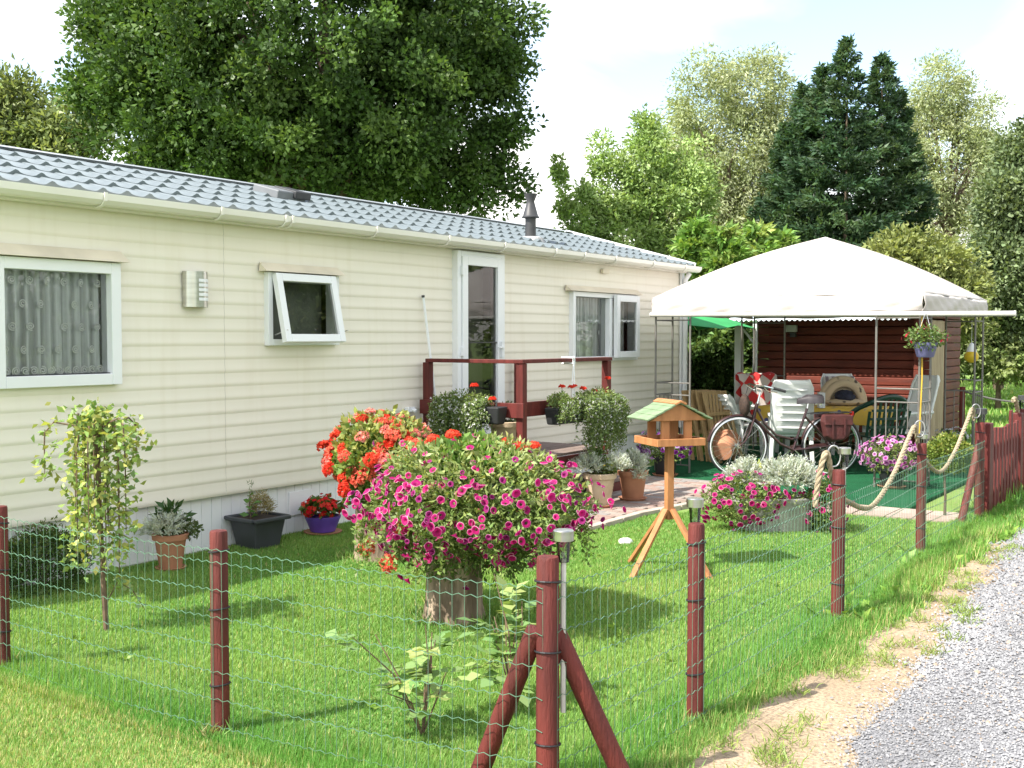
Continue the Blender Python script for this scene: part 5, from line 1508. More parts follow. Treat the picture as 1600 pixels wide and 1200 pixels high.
# purple bowl with begonias
q = atZ(513, 836)
t = thing('begonia_bowl', 'low purple bowl of red begonias by the caravan skirting', 'potted plant', (q.x, q.y + .06, 0))
M_PURP = mat('purple_plastic', (.13, .07, .40), (.11, .055, .33), .4, 5)
MB().lathe([(.09, .0), (.15, .02), (.155, .03), (.10, .022)], 26).build('saucer', M_TERR, t, True)
MB().lathe([(.08, .022), (.10, .03), (.135, .12), (.145, .14), (.147, .155), (.13, .155), (.12, .13), (.001, .128)], 26).build('bowl', M_PURP, t, True)
put_mesh('foliage', [foliage(420, (-.01, 0, .20), (.16, .14, .09), .05, (.10, .17, .04), .7, .3, zmin=-.3)], t)
P, N, d = mound_pts(120, (-.01, 0, .20), (.17, .15, .11), -.25, .08)
put_flowers('begonia_flower', BEG, P, unit(N + rng.normal(0, .3, N.shape)), t, .9, 1.3)
MB().span((-.22, -.17, -.01), (.24, .16, .012)).build('base_slab', M_KERB, t) if 0 else None

# two pots on the terrace
t, h = potted('potted_plant', 'ribbed sandstone-coloured pot of silver dusty miller on the terrace', (atZ(941, 798).x, atZ(941, 798).y + .03, .036), .10, .145, .30, M_STAND, M_TERR, ribs=9)
put_mesh('silver_leaves', [dusty(230, (-.10, .07, h + .04), (.15, .15, .13)), dusty(170, (.10, -.12, h + .05), (.13, .12, .12))], t)
put_mesh('green_leaves', [foliage(420, (.02, -.03, h + .05), (.12, .12, .09), .035, (.14, .20, .05), .45, .3), foliage(160, (.02, .04, h + .13), (.06, .06, .10), .04, (.12, .22, .05), .4, .2)], t)
P, N, d = mound_pts(8, (.0, -.06, h + .05), (.1, .1, .06), 0, .1); put_flowers('yellow_flower', [blossom_mesh('yellow_flower', (.7, .5, .03), .012)], P, N, t)
t, h = potted('potted_plant', 'plain terracotta pot of dusty miller beside the sandstone pot', (atZ(987, 787).x + .02, atZ(987, 787).y, .036), .10, .135, .27, M_TERR, M_TERR)
put_mesh('silver_leaves', [dusty(210, (-.03, .0, h + .05), (.15, .15, .12)), dusty(40, (-.10, -.12, h - .06), (.04, .04, .12))], t)
put_mesh('green_leaves', [foliage(90, (.03, .06, h + .10), (.08, .08, .08), .06, (.07, .14, .04), .35, .3)], t)
# pot on the balcony deck
t, h = potted('potted_plant', 'tall sandstone pot with dark foliage on the balcony deck', (8.33, 5.78, .531), .10, .145, .30, M_STAND, None, ribs=9)
put_mesh('foliage', [foliage(260, (0, 0, h + .06), (.15, .15, .10), .06, (.05, .08, .03), .4, .3), dusty(60, (-.12, .05, h + .03), (.08, .08, .08))], t)
t, h = potted('potted_plant', 'small brown pot with trailing leaves behind the balcony rail', (8.12, 6.12, .531), .08, .115, .22, M_TERR, None)
put_mesh('foliage', [foliage(260, (0, 0, h + .05), (.13, .13, .09), .05, (.07, .12, .04), .4, .3)], t)

# ---- balcony troughs with trailing bacopa
M_TROUGH = mat('black_plastic', (.025, .026, .028), None, .5, 8)
def trailing(n, x0, x1, y0, y1, z, drop, out, tint=(.19, .26, .09)):
    """strands hanging over the front edge; out = outward direction"""
    parts = []; fl = []
    o = np.array([out[0], out[1], 0.])
    for i in range(n):
        b = np.array([rnd.uniform(x0, x1), rnd.uniform(y0, y1), z + rnd.uniform(0, .05)])
        L = drop * rnd.uniform(.25, 1.0); k = int(40 + 120 * L); t = np.sort(rng.random(k))
        reach = rnd.uniform(.06, .17); side = np.array([-o[1], o[0], 0]) * rnd.uniform(-.08, .08)
        arc = np.minimum(t * 3.2, 1)
        P = b + o * (reach * np.sin(arc * 1.57))[:, None] + side * t[:, None] + np.stack([0 * t, 0 * t, .035 * np.sin(np.minimum(t * 3, 1) * 3.14) - L * t ** 1.15], 1) + rng.normal(0, .008, (k, 3))
        parts.append(leaves(P, rng.normal(size=(k, 3)) + [0, 0, -.5], rng.uniform(.016, .03, k), .5, vary(k, tint, .35)))
        m = max(1, int(k * .07)); idx = rng.integers(0, k, m); Pf = P[idx] + o * .012 + rng.normal(0, .006, (m, 3))
        nf = unit(o + rng.normal(0, .5, (m, 3)))
        for a in range(3):
            fl.append(leaves(Pf, np.cross(nf, rdir(m)), .014, .8, np.clip(vary(m, (.75, .75, .74), .08, .03), 0, .8), .05, facing=nf))
    return parts, fl
def trough(label, loc, ln, rz, x0, x1, drop, ns, heads, box=True):
    t = thing('balcony_trough', label, 'planter', loc, rz, 'trailing flower troughs on the balcony')
    w = .075
    MB().add([(-ln / 2 + .02, -.055, -.15), (ln / 2 - .02, -.055, -.15), (ln / 2 - .02, .055, -.15), (-ln / 2 + .02, .055, -.15), (-ln / 2, -w, 0), (ln / 2, -w, 0), (ln / 2, w, 0), (-ln / 2, w, 0)], SF).build('trough', M_TROUGH, t, bevel=.012)
    for x in (-ln * .3, ln * .3): MB().bar((x, .078, -.1), (x, .085, .04), .02, .004).build('bracket', M_BLACKM, t)
    pr, fl = trailing(ns, x0, x1, -.06, .06, .01, drop, (0, -1))
    put_mesh('foliage', pr + [foliage(500, ((x0 + x1) / 2, -.02, .05), ((x1 - x0) * .55, .10, .08), .03, (.17, .23, .07), .45, .3, zmin=-.3)], t)
    o = put_mesh('white_flowers', fl, t, M_PETAL); o['kind'] = 'stuff'
    for (x, y, z, s) in heads:
        g_ = link('geranium_head', GER[2], t, (x, y, z), None, s); MB().cyl((0, 0, -z), (0, 0, 0), .003, .003, 5).build('stalk', M_TWIG, g_)
    return t
trough('black trough of white trailing bacopa on the left balcony rail', (BX0 - .15, 5.78, 1.0), .66, -math.pi / 2, -.36, .18,  .55, 220, [(.02, 0, .17, .75), (.23, -.02, .06, .7)])
trough('black trough with short green trails at the front balcony rail', (8.55, 5.27, .97), .50, 0, -.26, .0, .18, 26, [(-.06, 0, .18, .62), (.10, 0, .17, .6), (.16, 0, .18, .5)])
trough('black trough with long white-flowered curtain at the balcony corner', (9.03, 5.25, .99), .62, 0, -.34, .34, .52, 240, [(-.20, 0, .13, .65), (.0, 0, .10, .6), (.03, -.02, .02, .65), (.30, .02, .21, .6), (.26, 0, .08, .5)])

# ---- oval stone planter on the lawn
oq = (atZ(1140, 833) + atZ(1295, 833)) / 2
av = atZ(1295, 833) - atZ(1140, 833)
pl = thing('oval_planter', 'oval grey stone planter of magenta petunias and silver dusty miller on the lawn', 'flower planter', (oq.x + .10, oq.y + .07, 0), math.atan2(av.y, av.x))
M_CONC = mat('grey_concrete', (.36, .36, .33), (.27, .27, .25), .9, 9, .4, 40)
MB().lathe([(.28, 0), (.30, .02), (.36, .24), (.375, .25), (.378, .285), (.34, .285), (.32, .25), (.001, .245)], 40, sy=.5).build('basin', M_CONC, pl, True)
put_mesh('silver_leaves', [dusty(760, (.08, .0, .40), (.29, .19, .19), L=.085), dusty(300, (-.24, .05, .42), (.17, .14, .15), L=.08)], pl)
put_mesh('foliage', [foliage(2900, (-.30, -.06, .27), (.30, .24, .20), .032, GRN, .42, .4), foliage(1900, (.38, -.08, .24), (.16, .18, .25), .032, (.11, .17, .045), .42, .4), foliage(400, (.0, -.12, .28), (.3, .08, .08), .032, GRN, .42, .4)], pl)
P = np.tile([-.10, .06, .45], (14, 1)); put_mesh('yellow_leaves', [leaves(P + rng.normal(0, .03, (14, 3)), rng.normal(size=(14, 3)) * .4 + [0, 0, 1], .10, .4, vary(14, (.40, .42, .08), .2))], pl)
for (c, r, k) in (((-.31, -.07, .27), (.33, .27, .22), 165), ((.39, -.09, .24), (.18, .20, .27), 95), ((.0, -.15, .30), (.30, .06, .06), 12), ((.33, .0, .40), (.08, .1, .06), 10)):
    P, N, d = mound_pts(k, c, r, -.9 if k > 50 else -.2, .06); put_flowers('petunia_flower', MAG, P, unit(N + [0, -.3, .15] + rng.normal(0, .2, N.shape)), pl, .65, .95)

# ---- purple petunias at the gazebo corner, pink ones at the other side
q = atZ(1045, 743, .035)
t, h = potted('petunia_pot', 'dark pot of violet and white petunias at the left gazebo corner', (q.x - .05, q.y + .02, .035), .105, .14, .22, M_TROUGH, M_TERR)
put_mesh('foliage', [foliage(1500, (0, .02, h + .10), (.30, .30, .17), .035, GRN, .42, .35)], t)
P, N, d = mound_pts(120, (0, .02, h + .10), (.32, .32, .18), -.5, .06); put_flowers('petunia_flower', PUR, P, unit(N + rng.normal(0, .25, N.shape)), t, .85, 1.2)
q = atZ(1393, 762, .035)
t, h = potted('petunia_pot', 'pot of pale pink petunias on the green carpet right of the bicycle', (q.x, q.y, .035), .105, .14, .20, M_TROUGH, M_TERR)
put_mesh('foliage', [foliage(1300, (0, .02, h + .12), (.28, .28, .19), .035, GRN, .42, .35)], t)
P, N, d = mound_pts(170, (0, .02, h + .12), (.31, .31, .21), -.5, .06); put_flowers('petunia_flower', PNK, P, unit(N + rng.normal(0, .3, N.shape)), t, .75, 1.1)
q = gp(1488, 14.2)
t, h = potted('potted_plant', 'low pot of white flowers at the foot of the cabin corner', (q.x, q.y, .01), .11, .15, .2, M_TERR, None)
put_mesh('foliage', [foliage(300, (0, 0, h + .08), (.2, .2, .12), .05, (.08, .14, .05), .45, .3)], t)
P, N, d = mound_pts(30, (0, 0, h + .10), (.22, .22, .13), -.2, .06); put_flowers('white_flower', [blossom_mesh('white_flower', (.75, .75, .78), .035)], P, N, t)
# ---- topiary ball on a stem
q = atZ(1476, 810)
t = thing('topiary', 'round clipped topiary ball on a thin bare stem by the gate', 'topiary', q)
MB().tube([(0, 0, -.02), (.01, 0, .2), (0, .01, .45)], [.014, .011, .01], 7).build('stem', M_BARK, t, True)
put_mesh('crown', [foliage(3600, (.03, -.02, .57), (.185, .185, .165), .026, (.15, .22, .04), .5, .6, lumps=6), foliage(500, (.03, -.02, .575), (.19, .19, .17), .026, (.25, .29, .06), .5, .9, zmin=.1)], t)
# ---- hanging basket at the front right gazebo pole
q = atD(1446, 545, 11.15)
t = thing('hanging_basket', 'blue hanging pot of red and green plants at the gazebo corner', 'hanging basket', (q.x, q.y, 1.40))
MB().lathe([(.075, 0), (.085, .01), (.115, .13), (.12, .15), (.105, .15), (.1, .13), (.001, .128)], 22).build('pot', mat('lilac_plastic', (.15, .15, .30), None, .45), t, True)
for k in range(3):
    a = 2.1 * k; MB().cyl((.11 * math.cos(a), .11 * math.sin(a), .15), (0, 0, .46), .0025, .0025, 4).build('hanger_wire', M_STEEL, t)
put_mesh('foliage', [foliage(800, (0, 0, .20), (.20, .20, .12), .038, (.13, .20, .06), .5, .25)], t)
P, N, d = mound_pts(26, (0, 0, .19), (.20, .20, .11), -.4, .1); put_flowers('red_flower', [blossom_mesh('red_flower', (.55, .03, .06), .026), blossom_mesh('red_flower', (.62, .10, .20), .022)], P, N, t)
# ---- yellow and white float on the far pole
q = atD(1518, 552, 13.6)
t = thing('hanging_lantern', 'yellow and white ball lantern hung on the right gazebo pole', 'lantern', (q.x, q.y, q.z - .1))
MB().ball((0, 0, .06), (.085, .085, .08), 14, 10).build('globe', mat('yellow_plastic', (.75, .52, .03), None, .4), t, True)
MB().lathe([(.06, .12), (.05, .17), (.03, .21), (.01, .23)], 12).build('cap', M_WPVC, t, True)
MB().cyl((0, 0, .22), (0, 0, .5), .003, .003, 4).build('string', M_WPVC, t)

# ---- small weeping tree in the lawn
q = atZ(167, 988)
wt = thing('weeping_willow', 'small grafted weeping willow with yellow-green leaves inside the fence', 'tree', q)
MB().tube([(0, 0, -.02), (-.012, .01, .3), (-.02, .02, .7), (-.03, .02, 1.10)], [.016, .014, .013, .017], 8).build('trunk', M_TWIG, wt, True)
lv = []; fine = MB()
for i in range(17):
    a = 2 * math.pi * i / 17 + rnd.uniform(-.2, .2); R0 = rnd.uniform(.06, .19); L = rnd.uniform(.5, 1.15); up = rnd.uniform(.03, .12)
    if i % 6 == 0: R0, L, up = rnd.uniform(.22, .30), rnd.uniform(.15, .4), rnd.uniform(.05, .14)
    pts = []
    for t_ in np.linspace(0, 1, 9):
        k = min(t_ * 2.4, 1)
        pts.append((-.03 + math.cos(a) * R0 * math.sin(k * 1.57), .02 + math.sin(a) * R0 * math.sin(k * 1.57), 1.09 + up * math.sin(min(t_ * 2.2, 1) * math.pi * .85) - L * max(0, t_ - .25) ** 1.0))
    MB().tube(pts, [.006 - .004 * j / 8 for j in range(9)], 5).build('branch', M_TWIG, wt, True)
    k = int(50 + 62 * L)
    pa = np.array(pts); tt = rng.random(k) ** .8; idx = np.clip((tt * 8).astype(int), 0, 7); fr_ = (tt * 8 - idx)[:, None]
    P = pa[idx] * (1 - fr_) + pa[idx + 1] * fr_ + rng.normal(0, .036, (k, 3))
    D = rng.normal(size=(k, 3)) + np.array([math.cos(a) * .6, math.sin(a) * .6, -.2])
    lv.append(leaves(P, D, rng.uniform(.03, .058, k), .62, np.where(rng.random((k, 1)) < .45, vary(k, (.38, .42, .12), .25), vary(k, (.22, .33, .10), .25))))
put_mesh('leaves', lv, wt)
sh_ = []
for k in range(11):
    p_ = Vector((.06 + .011 * k, -.03 - .006 * k, .30 - .018 * k + .01 * (k % 3)))
    sh_.append(leaves(np.array([p_]), np.array([[math.cos(k * 2.1), math.sin(k * 2.1), -.3]]), .05, .55, vary(1, (.28, .38, .18), .15)))
    if k == 0: MB().tube([(0, 0, .16), (.05, -.03, .27), (.12, -.06, .22), (.18, -.09, .10)], [.004, .003, .003, .002], 5).build('shoot', M_TWIG, wt, True)
    V, F, C = sh_[-1]; link('leaf', np_mesh('leaf', V, F, M_LEAF, C), wt)
# ---- dark round shrub at the wall
q = atZ(88, 928)
t = thing('round_shrub', 'low round dark green shrub at the foot of the white skirting', 'shrub', (q.x, q.y + .12, 0))
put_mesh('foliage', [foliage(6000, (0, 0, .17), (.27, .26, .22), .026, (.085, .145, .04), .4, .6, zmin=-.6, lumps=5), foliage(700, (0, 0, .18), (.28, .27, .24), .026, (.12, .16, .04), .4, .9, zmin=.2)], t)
MB().cyl((0, 0, -.02), (0, 0, .15), .02, .015, 7).build('stem', M_BARK, t)
# ---- roses growing at the fence
def rose(label, base, h, spread, ncl, lean):
    t = thing('rose_bush', label, 'rose', base, 0, 'young roses at the wire fence'); lv = []
    r_ = random.Random(int(base[0] * 100))
    for i in range(ncl):
        a = r_.uniform(0, 6.28); top = Vector((math.cos(a) * spread * r_.uniform(.3, 1) + lean[0], math.sin(a) * spread * r_.uniform(.3, 1) + lean[1], h * r_.uniform(.45, 1)))
        mid_ = top * .5 + Vector((r_.uniform(-.03, .03), r_.uniform(-.03, .03), .05))
        MB().tube([(0, 0, 0), mid_, top], [.0042, .0034, .002], 5).build('cane', M_TWIG, t, True)
        for s in range(r_.randint(2, 4)):
            f = r_.uniform(.35, 1); c = mid_.lerp(top, f * 2 - 1) if f > .5 else mid_ * (f * 2)
            ax = Vector((r_.uniform(-1, 1), r_.uniform(-1, 1), r_.uniform(-.2, .5))).normalized()
            P = []; D = []; Ls = []
            sd = ax.cross(Vector((0, 0, 1))).normalized()
            for k in range(5):
                P.append(c + ax * (.04 + .028 * (k // 2))); D.append(ax if k == 4 else (sd * (1 if k % 2 else -1) + ax * .5)); Ls.append(.085 if k == 4 else .066)
            lv.append(leaves(np.array(P), np.array(D), np.array(Ls) * r_.uniform(.8, 1.25), .68, vary(5, (.20, .32, .11) if r_.random() < .7 else (.30, .38, .13), .15), .08, facing=np.tile([0, 0, 1.], (5, 1)) + rng.normal(0, .3, (5, 3))))
    put_mesh('leaves', lv, t); return t
q = atZ(806, 1120)
rose('leafy young rose growing behind the corner post', (q.x, q.y, 0), .60, .13, 8, (.10, .12))
q = atZ(660, 1150)
rose('smaller pale rose leaning on the mesh left of the corner post', (q.x, q.y, 0), .46, .26, 9, (-.02, .06))
# ---- white plastic scrap on the lawn
q = atZ(977, 850)
t = thing('white_stone', 'small white stone lying on the lawn near the bird table', 'stone', (q.x, q.y, 0))
MB().ball((0, 0, .015), (.07, .05, .03), 14, 8, lambda d: 1 + .15 * math.sin(d.x * 6 + d.y * 4)).build('stone', mat('white_stone', (.72, .70, .68), None, .8), t, True)
# ================================================================== trees and hedges
def crown_mesh(name, blobs, nclump, per, rc, L, tints, ratio=.5, out=.7, droop=0., shell=.55, zmin=-1, flat=.75):
    """blobs: (centre, radii, weight). leaf clumps through the outer volume of each blob"""
    w = np.array([b[2] for b in blobs], float); w /= w.sum(); parts = []
    ids = rng.choice(len(blobs), nclump, p=w)
    d = rdir(nclump); d[:, 2] = np.where(d[:, 2] < zmin, -d[:, 2], d[:, 2])
    C0 = np.array([blobs[i][0] for i in ids]); R0 = np.array([blobs[i][1] for i in ids])
    rad = shell + (1 - shell) * rng.random(nclump) ** .7
    cc = C0 + d * R0 * rad[:, None]
    t_ids = rng.integers(0, len(tints), nclump)
    ct = np.array(tints)[t_ids] * rng.uniform(.8, 1.2, (nclump, 1))
    n = nclump * per
    k = np.repeat(np.arange(nclump), per)
    dl = rdir(n); rr = rc * rng.uniform(.7, 1.4, nclump)[k] * rng.random(n) ** .45
    P = cc[k] + dl * rr[:, None] * np.array([1, 1, flat])
    D = dl * out + rng.normal(0, .6, (n, 3)) + d[k] * .3 + np.array([0, 0, -droop])
    T = np.clip(ct[k] * rng.uniform(.75, 1.25, (n, 1)), 0, 1)
    V, F, C = leaves(P, D, L * rng.uniform(.65, 1.3, n), ratio, T)
    return np_mesh(name, V, F, M_LEAF, C), cc
def limbs(parent, base, h, r, targets, mat_=None, k=None):
    top = Vector(base) + Vector((0, 0, h))
    MB().tube([Vector(base) + Vector((0, 0, -.1)), Vector(base) + Vector((.03 * h * .1, 0, h * .35)), top], [r * 1.25, r, r * .7], 10).build('trunk', mat_ or M_BARK, parent, True, world=True)
    for t in targets:
        t = Vector(t); s = Vector(base) + Vector((0, 0, h * rnd.uniform(.6, 1)))
        m_ = s.lerp(t, .5) + Vector((rnd.uniform(-.2, .2), rnd.uniform(-.2, .2), .12 * (t - s).length))
        MB().tube([s, m_, t], [r * .42, r * .26, r * .07], 6).build('limb', mat_ or M_BARK, parent, True, world=True)
def tree(name, label, px, depth, blobs_px, tints, nclump, per, rc, L, trunk_h, trunk_r, thick=.9, cat='tree', group=None, nl=10, **kw):
    """blobs_px: (px, py, rx_px, ry_px) in the picture at that depth"""
    b = gp(px, depth); t = thing(name, label, cat, (b.x, b.y, 0), group=group)
    s = depth / FPX; bl = []
    for q in blobs_px:
        c = atD(q[0], q[1], depth + (q[4] if len(q) > 4 else 0)); bl.append(((c.x, c.y, c.z), (q[2] * s * thick, q[2] * s * thick, q[3] * s), q[2] * q[3]))
    me, cc = crown_mesh('crown', bl, nclump, per, rc, L, tints, **kw)
    link('crown', me, t, world=True)
    idx = rng.choice(len(cc), nl, replace=False)
    limbs(t, b, trunk_h, trunk_r, cc[idx] * .85 + np.array([b.x, b.y, trunk_h]) * .15)
    return t
OAK = [(.065, .125, .028), (.085, .155, .036), (.05, .10, .024), (.11, .18, .045)]
tree('oak_tree', 'huge dark green oak spreading behind the caravan roof', 500, 20,
     [(470, 60, 300, 220), (300, 160, 170, 150), (600, 190, 210, 140), (250, 40, 120, 160), (700, 60, 135, 115), (450, -180, 250, 150), (740, 255, 50, 60), (520, 250, 230, 80), (330, 260, 160, 60), (790, 120, 45, 60), (180, 120, 60, 90), (828, 85, 24, 26), (795, 285, 26, 40), (745, 320, 30, 22), (690, 315, 40, 26), (145, 215, 30, 22), (150, 40, 34, 40), (135, 140, 24, 30), (810, 30, 30, 34), (790, 200, 30, 40)],
     OAK, 1900, 118, .34, .104, 4.2, .34, nl=26, shell=.35, ratio=.62)
PALE = [(.36, .41, .22), (.41, .45, .27), (.31, .37, .19)]  # pale willow leaves, tint lightened further to stand in for distance haze
LIME = [(.32, .45, .16), (.36, .48, .19), (.27, .40, .13)]
tree('willow_tree', 'pale grey-green tree rising beyond the left end of the caravan', 60, 27,
     [(20, 200, 80, 80), (110, 215, 70, 70), (60, 260, 100, 60), (-60, 190, 90, 90), (130, 170, 25, 50)], [(.22, .28, .11), (.26, .31, .13), (.18, .23, .08)], 190, 110, .5, .17, 2.8, .2, group='pale trees on the skyline', ratio=.4)
tree('willow_tree', 'tall pale willow left of the dark conifers', 1140, 29,
     [(1105, 165, 60, 80), (1180, 145, 62, 68), (1150, 250, 90, 90), (1100, 300, 75, 80), (1190, 300, 60, 90), (1225, 190, 34, 64), (1215, 270, 34, 70), (1150, 390, 90, 80), (1075, 230, 30, 60), (1065, 300, 35, 70)], PALE, 820, 70, .36, .125, 5.0, .16, nl=22, group='pale trees on the skyline', ratio=.3, droop=.3)
tree('willow_tree', 'pale feathery willow right of the dark conifers', 1480, 30,
     [(1465, 150, 50, 60), (1510, 180, 50, 60), (1480, 260, 80, 90), (1440, 330, 50, 80), (1520, 300, 50, 90), (1450, 200, 40, 60), (1500, 390, 70, 70), (1420, 260, 30, 70), (1425, 360, 34, 70), (1545, 260, 36, 60)], PALE, 560, 70, .36, .125, 5.0, .15, nl=22, group='pale trees on the skyline', ratio=.3, droop=.3)
tree('poplar_thicket', 'light green upright poplar with leafy shoots behind the caravan end', 1000, 24,
     [(1010, 270, 45, 80), (960, 300, 40, 70), (1050, 330, 60, 80), (980, 370, 70, 60), (920, 350, 30, 60), (1080, 280, 40, 70), (940, 240, 14, 40), (1000, 215, 16, 40)], LIME, 420, 60, .24, .11, 2.5, .10, nl=16, ratio=.42, group='light green trees behind the caravan')
tree('poplar_sapling', 'slender leafy poplar shoot standing alone right of the flue', 885, 23.5,
     [(876, 262, 6, 26), (880, 300, 8, 40), (886, 345, 10, 40), (912, 335, 8, 45)], LIME, 34, 55, .14, .13, 3.2, .03, nl=5, ratio=.42, group='light green trees behind the caravan')
tree('dark_broadleaf', 'dark green broadleaf tree at the right edge of the picture', 1650, 24,
     [(1580, 330, 50, 100), (1560, 420, 45, 70), (1620, 300, 60, 120), (1600, 450, 60, 80), (1580, 250, 25, 40)], [(.15, .21, .10), (.19, .25, .12), (.23, .29, .15)], 300, 90, .36, .12, 2.5, .16, nl=14, ratio=.5)
tree('leafy_shrub', 'olive green shrub just above the right slope of the gazebo', 1450, 20,
     [(1440, 420, 60, 50), (1400, 400, 40, 30), (1490, 440, 40, 50), (1460, 480, 80, 60)], [(.24, .28, .09), (.29, .32, .12), (.19, .23, .08)], 170, 80, .3, .12, 1.0, .08, nl=8, ratio=.4, cat='shrub')
tree('willow_tree', 'far pale tree filling the gap between poplar and tall willow', 1075, 34,
     [(1060, 230, 50, 60), (1020, 290, 60, 70), (1090, 300, 70, 80), (1130, 380, 90, 60), (980, 370, 60, 50)], PALE, 300, 60, .42, .15, 4.0, .14, nl=10, group='pale trees on the skyline', ratio=.3, droop=.3)
tree('willow_tree', 'far pale tree behind the right-hand willow at the picture edge', 1560, 34,
     [(1560, 260, 50, 60), (1540, 330, 60, 70), (1600, 320, 60, 80), (1440, 400, 60, 60), (1380, 420, 50, 50), (1600, 400, 80, 70)], PALE, 300, 60, .42, .15, 4.0, .14, nl=10, group='pale trees on the skyline', ratio=.3, droop=.3)
# conifers: whorled drooping branches
def conifer(name, label, px, depth, top_py, rad, z0, tints, nb, per, L, group, cat='tree', rpow=.8, rise=-.12):
    b = gp(px, depth); H = zpx(top_py, depth); t = thing(name, label, cat, (b.x, b.y, 0), group=group)
    MB().cyl((0, 0, -.1), (0, 0, H * .97), .09, .008, 8).build('trunk', M_BARK, t, True)
    parts = []
    for i in range(nb):
        f = (i + rnd.random()) / nb; z = z0 + (H - z0) * f
        R_ = rad * (1 - f) ** rpow * rnd.uniform(.7, 1.15) + .05; a = rnd.uniform(0, 6.283)
        k = int(per * (.35 + R_ / rad)); tt = rng.random(k) ** .6
        ax = np.array([math.cos(a), math.sin(a), 0.]); sd = np.array([-ax[1], ax[0], 0.])
        wd = .10 + .24 * R_ * (1.05 - tt)
        P = np.array([0, 0, z]) + ax * (R_ * tt)[:, None] + sd * (rng.normal(0, .55, k) * wd)[:, None] + np.stack([0 * tt, 0 * tt, rise * R_ * tt + .24 * R_ * tt ** 3 + rng.normal(0, .05, k)], 1)
        D = ax * .9 + rng.normal(0, .5, (k, 3)) + np.array([0, 0, .15])
        c = np.array(tints[rnd.randrange(len(tints))]) * rnd.uniform(.75, 1.25)
        parts.append(leaves(P, D, L * rng.uniform(.6, 1.4, k), .3, np.clip(vary(k, c, .25), 0, 1)))
    for k_ in range(1):
        n = 60; tt = rng.random(n); P = np.stack([rng.normal(0, .05, n) * (1 - tt), rng.normal(0, .05, n) * (1 - tt), H - .5 * (1 - tt)], 1)
        parts.append(leaves(P, rng.normal(size=(n, 3)) * .5 + [0, 0, .7], L * .8, .3, vary(n, tints[0], .25)))
    put_mesh('crown', parts, t); return t
SPR = [(.052, .105, .05), (.068, .125, .056), (.042, .086, .042), (.085, .14, .065)]
for (px_i, dp_, tp, r_, lab) in ((1318, 26.0, 72, 1.95, 'tallest dark spruce in the clump above the gazebo'), (1372, 26.8, 95, 2.0, 'dark spruce right of the tallest one'), (1283, 26.6, 112, 2.0, 'dark spruce left of the tallest one'), (1252, 27.2, 140, 1.9, 'dark spruce second from the left in the clump'), (1226, 27.6, 200, 1.7, 'leftmost and lowest dark spruce of the clump'), (1396, 27.4, 150, 1.7, 'rightmost dark spruce of the clump')):
    conifer('spruce_tree', lab, px_i, dp_, tp, r_, .6, SPR, 190, 150, .155, 'dark spruces above the gazebo', rpow=.85)
THU = [(.19, .33, .07), (.23, .36, .08), (.15, .27, .06), (.29, .38, .10)]
for (px_i, dp_, tp, r_, lab) in ((1085, 20.6, 352, .9, 'light green cypress between caravan and gazebo, leftmost'), (1130, 20.2, 362, .9, 'light green cypress behind the left slope of the gazebo'), (1180, 20.6, 358, .9, 'light green cypress nearest the gazebo peak on its left'), (1215, 21.2, 372, .9, 'small light green cypress half hidden by the canopy')):
    conifer('cypress_tree', lab, px_i, dp_, tp, r_, .2, THU, 110, 110, .17, 'light green cypresses', rpow=.55, rise=.15)
DCY = [(.12, .20, .06), (.16, .25, .08), (.08, .14, .04)]
for (px_i, dp_, tp, r_, lab) in ((1078, 18.0, 455, .7, 'dark cypress seen between the caravan and the left gazebo poles'), (1118, 18.2, 460, .75, 'dark cypress below the green parasol'), (1158, 18.4, 455, .7, 'dark cypress left of the white porch post')):
    conifer('cypress_bush', lab, px_i, dp_, tp, r_, .05, DCY, 90, 120, .14, 'dark cypresses behind the gazebo', rpow=.4, rise=.1)
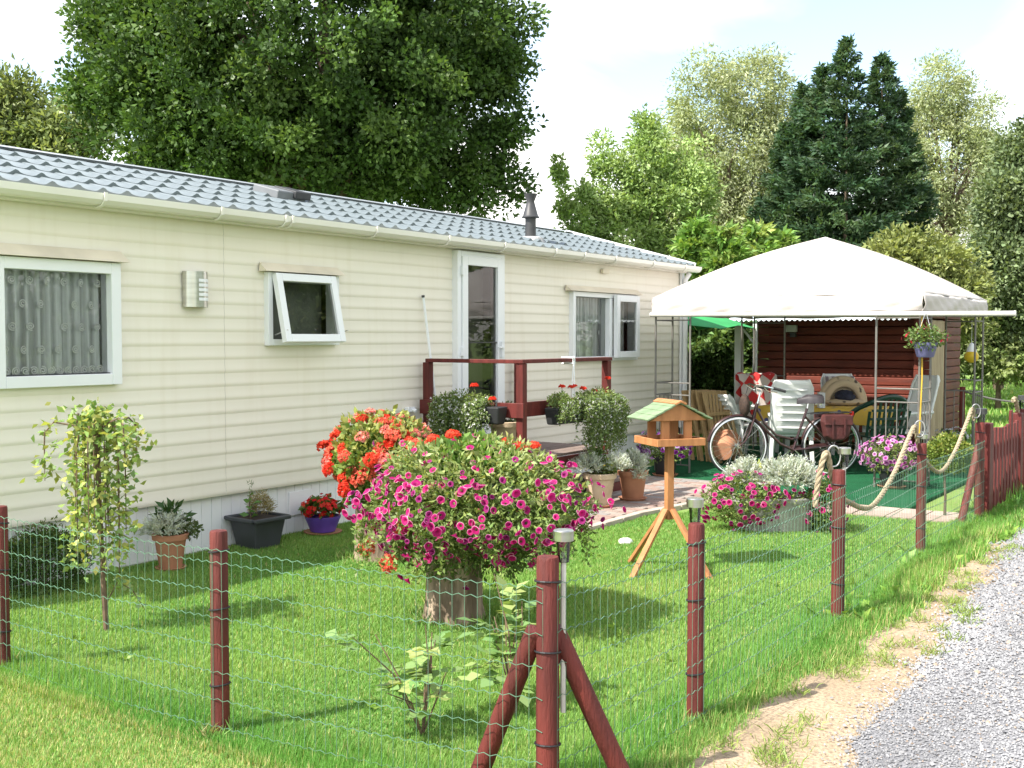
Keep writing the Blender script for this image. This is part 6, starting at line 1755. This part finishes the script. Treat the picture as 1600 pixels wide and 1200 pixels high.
# bramble hedge beyond the meadow, and a belt of far trees closing the horizon
HB = [(.17, .25, .09), (.23, .30, .11), (.14, .20, .07), (.27, .32, .14)]
tree('bramble_hedge', 'tangled green bramble hedge beyond the meadow at the right', 1560, 24.5,
     [(1520, 520, 40, 50), (1570, 510, 45, 60), (1625, 510, 50, 60), (1470, 530, 40, 50), (1540, 565, 60, 24), (1610, 565, 60, 24), (1690, 520, 70, 70)], HB, 300, 85, .3, .13, .8, .06, nl=6, cat='hedge', ratio=.45)
belt = []
bl = []
for i in range(60):
    px_i = -700 + i * 55; dp_ = 46 + 8 * math.sin(i * 2.1)
    c = atD(px_i, 480, dp_); bl.append(((c.x, c.y, 2.4), (2.6, 2.6, 2.6 + 1.3 * math.sin(i * 1.3)), 1))
me, cc = crown_mesh('far_wood', bl, 800, 36, 1.0, .45, HB, shell=.4)
tag(link('far_wood', me), 'far belt of trees closing the horizon', 'wood', kind='stuff')
# trees across the road behind the viewer, seen as reflections in the panes
for i, (x, y) in enumerate(((6.5, -10), (11.5, -9.5), (16, -10.5), (22, -10), (28, -9.5), (35, -10), (42, -9.5))):
    t = thing('roadside_tree', 'leafy tree across the road mirrored in the caravan panes', 'tree', (x, y, 0), group='trees across the road')
    bl = [((x, y, 2.2), (2.6, 1.5, 2.1), 2), ((x + rnd.uniform(-1, 1), y, 4.0), (1.7, 1.3, 1.3), 1)]
    me, cc = crown_mesh('crown', bl, 90, 40, .5, .26, HB, shell=.3); link('crown', me, t, world=True)
    limbs(t, (x, y, 0), 2.2, .14, cc[:6])

# one tall tree further along, mirrored in the small tilted pane
x, y = 19.0, -5.2
t = thing('roadside_tree', 'tall tree along the road mirrored in the small tilted window', 'tree', (x, y, 0))
bl = [((x, y, 6.0), (2.4, 2.4, 3.4), 2), ((x + .8, y - .5, 9.0), (1.9, 1.9, 2.2), 1)]
me, cc = crown_mesh('crown', bl, 220, 80, .55, .22, HB, shell=.3); link('crown', me, t, world=True)
limbs(t, (x, y, 0), 4.0, .2, cc[:10])
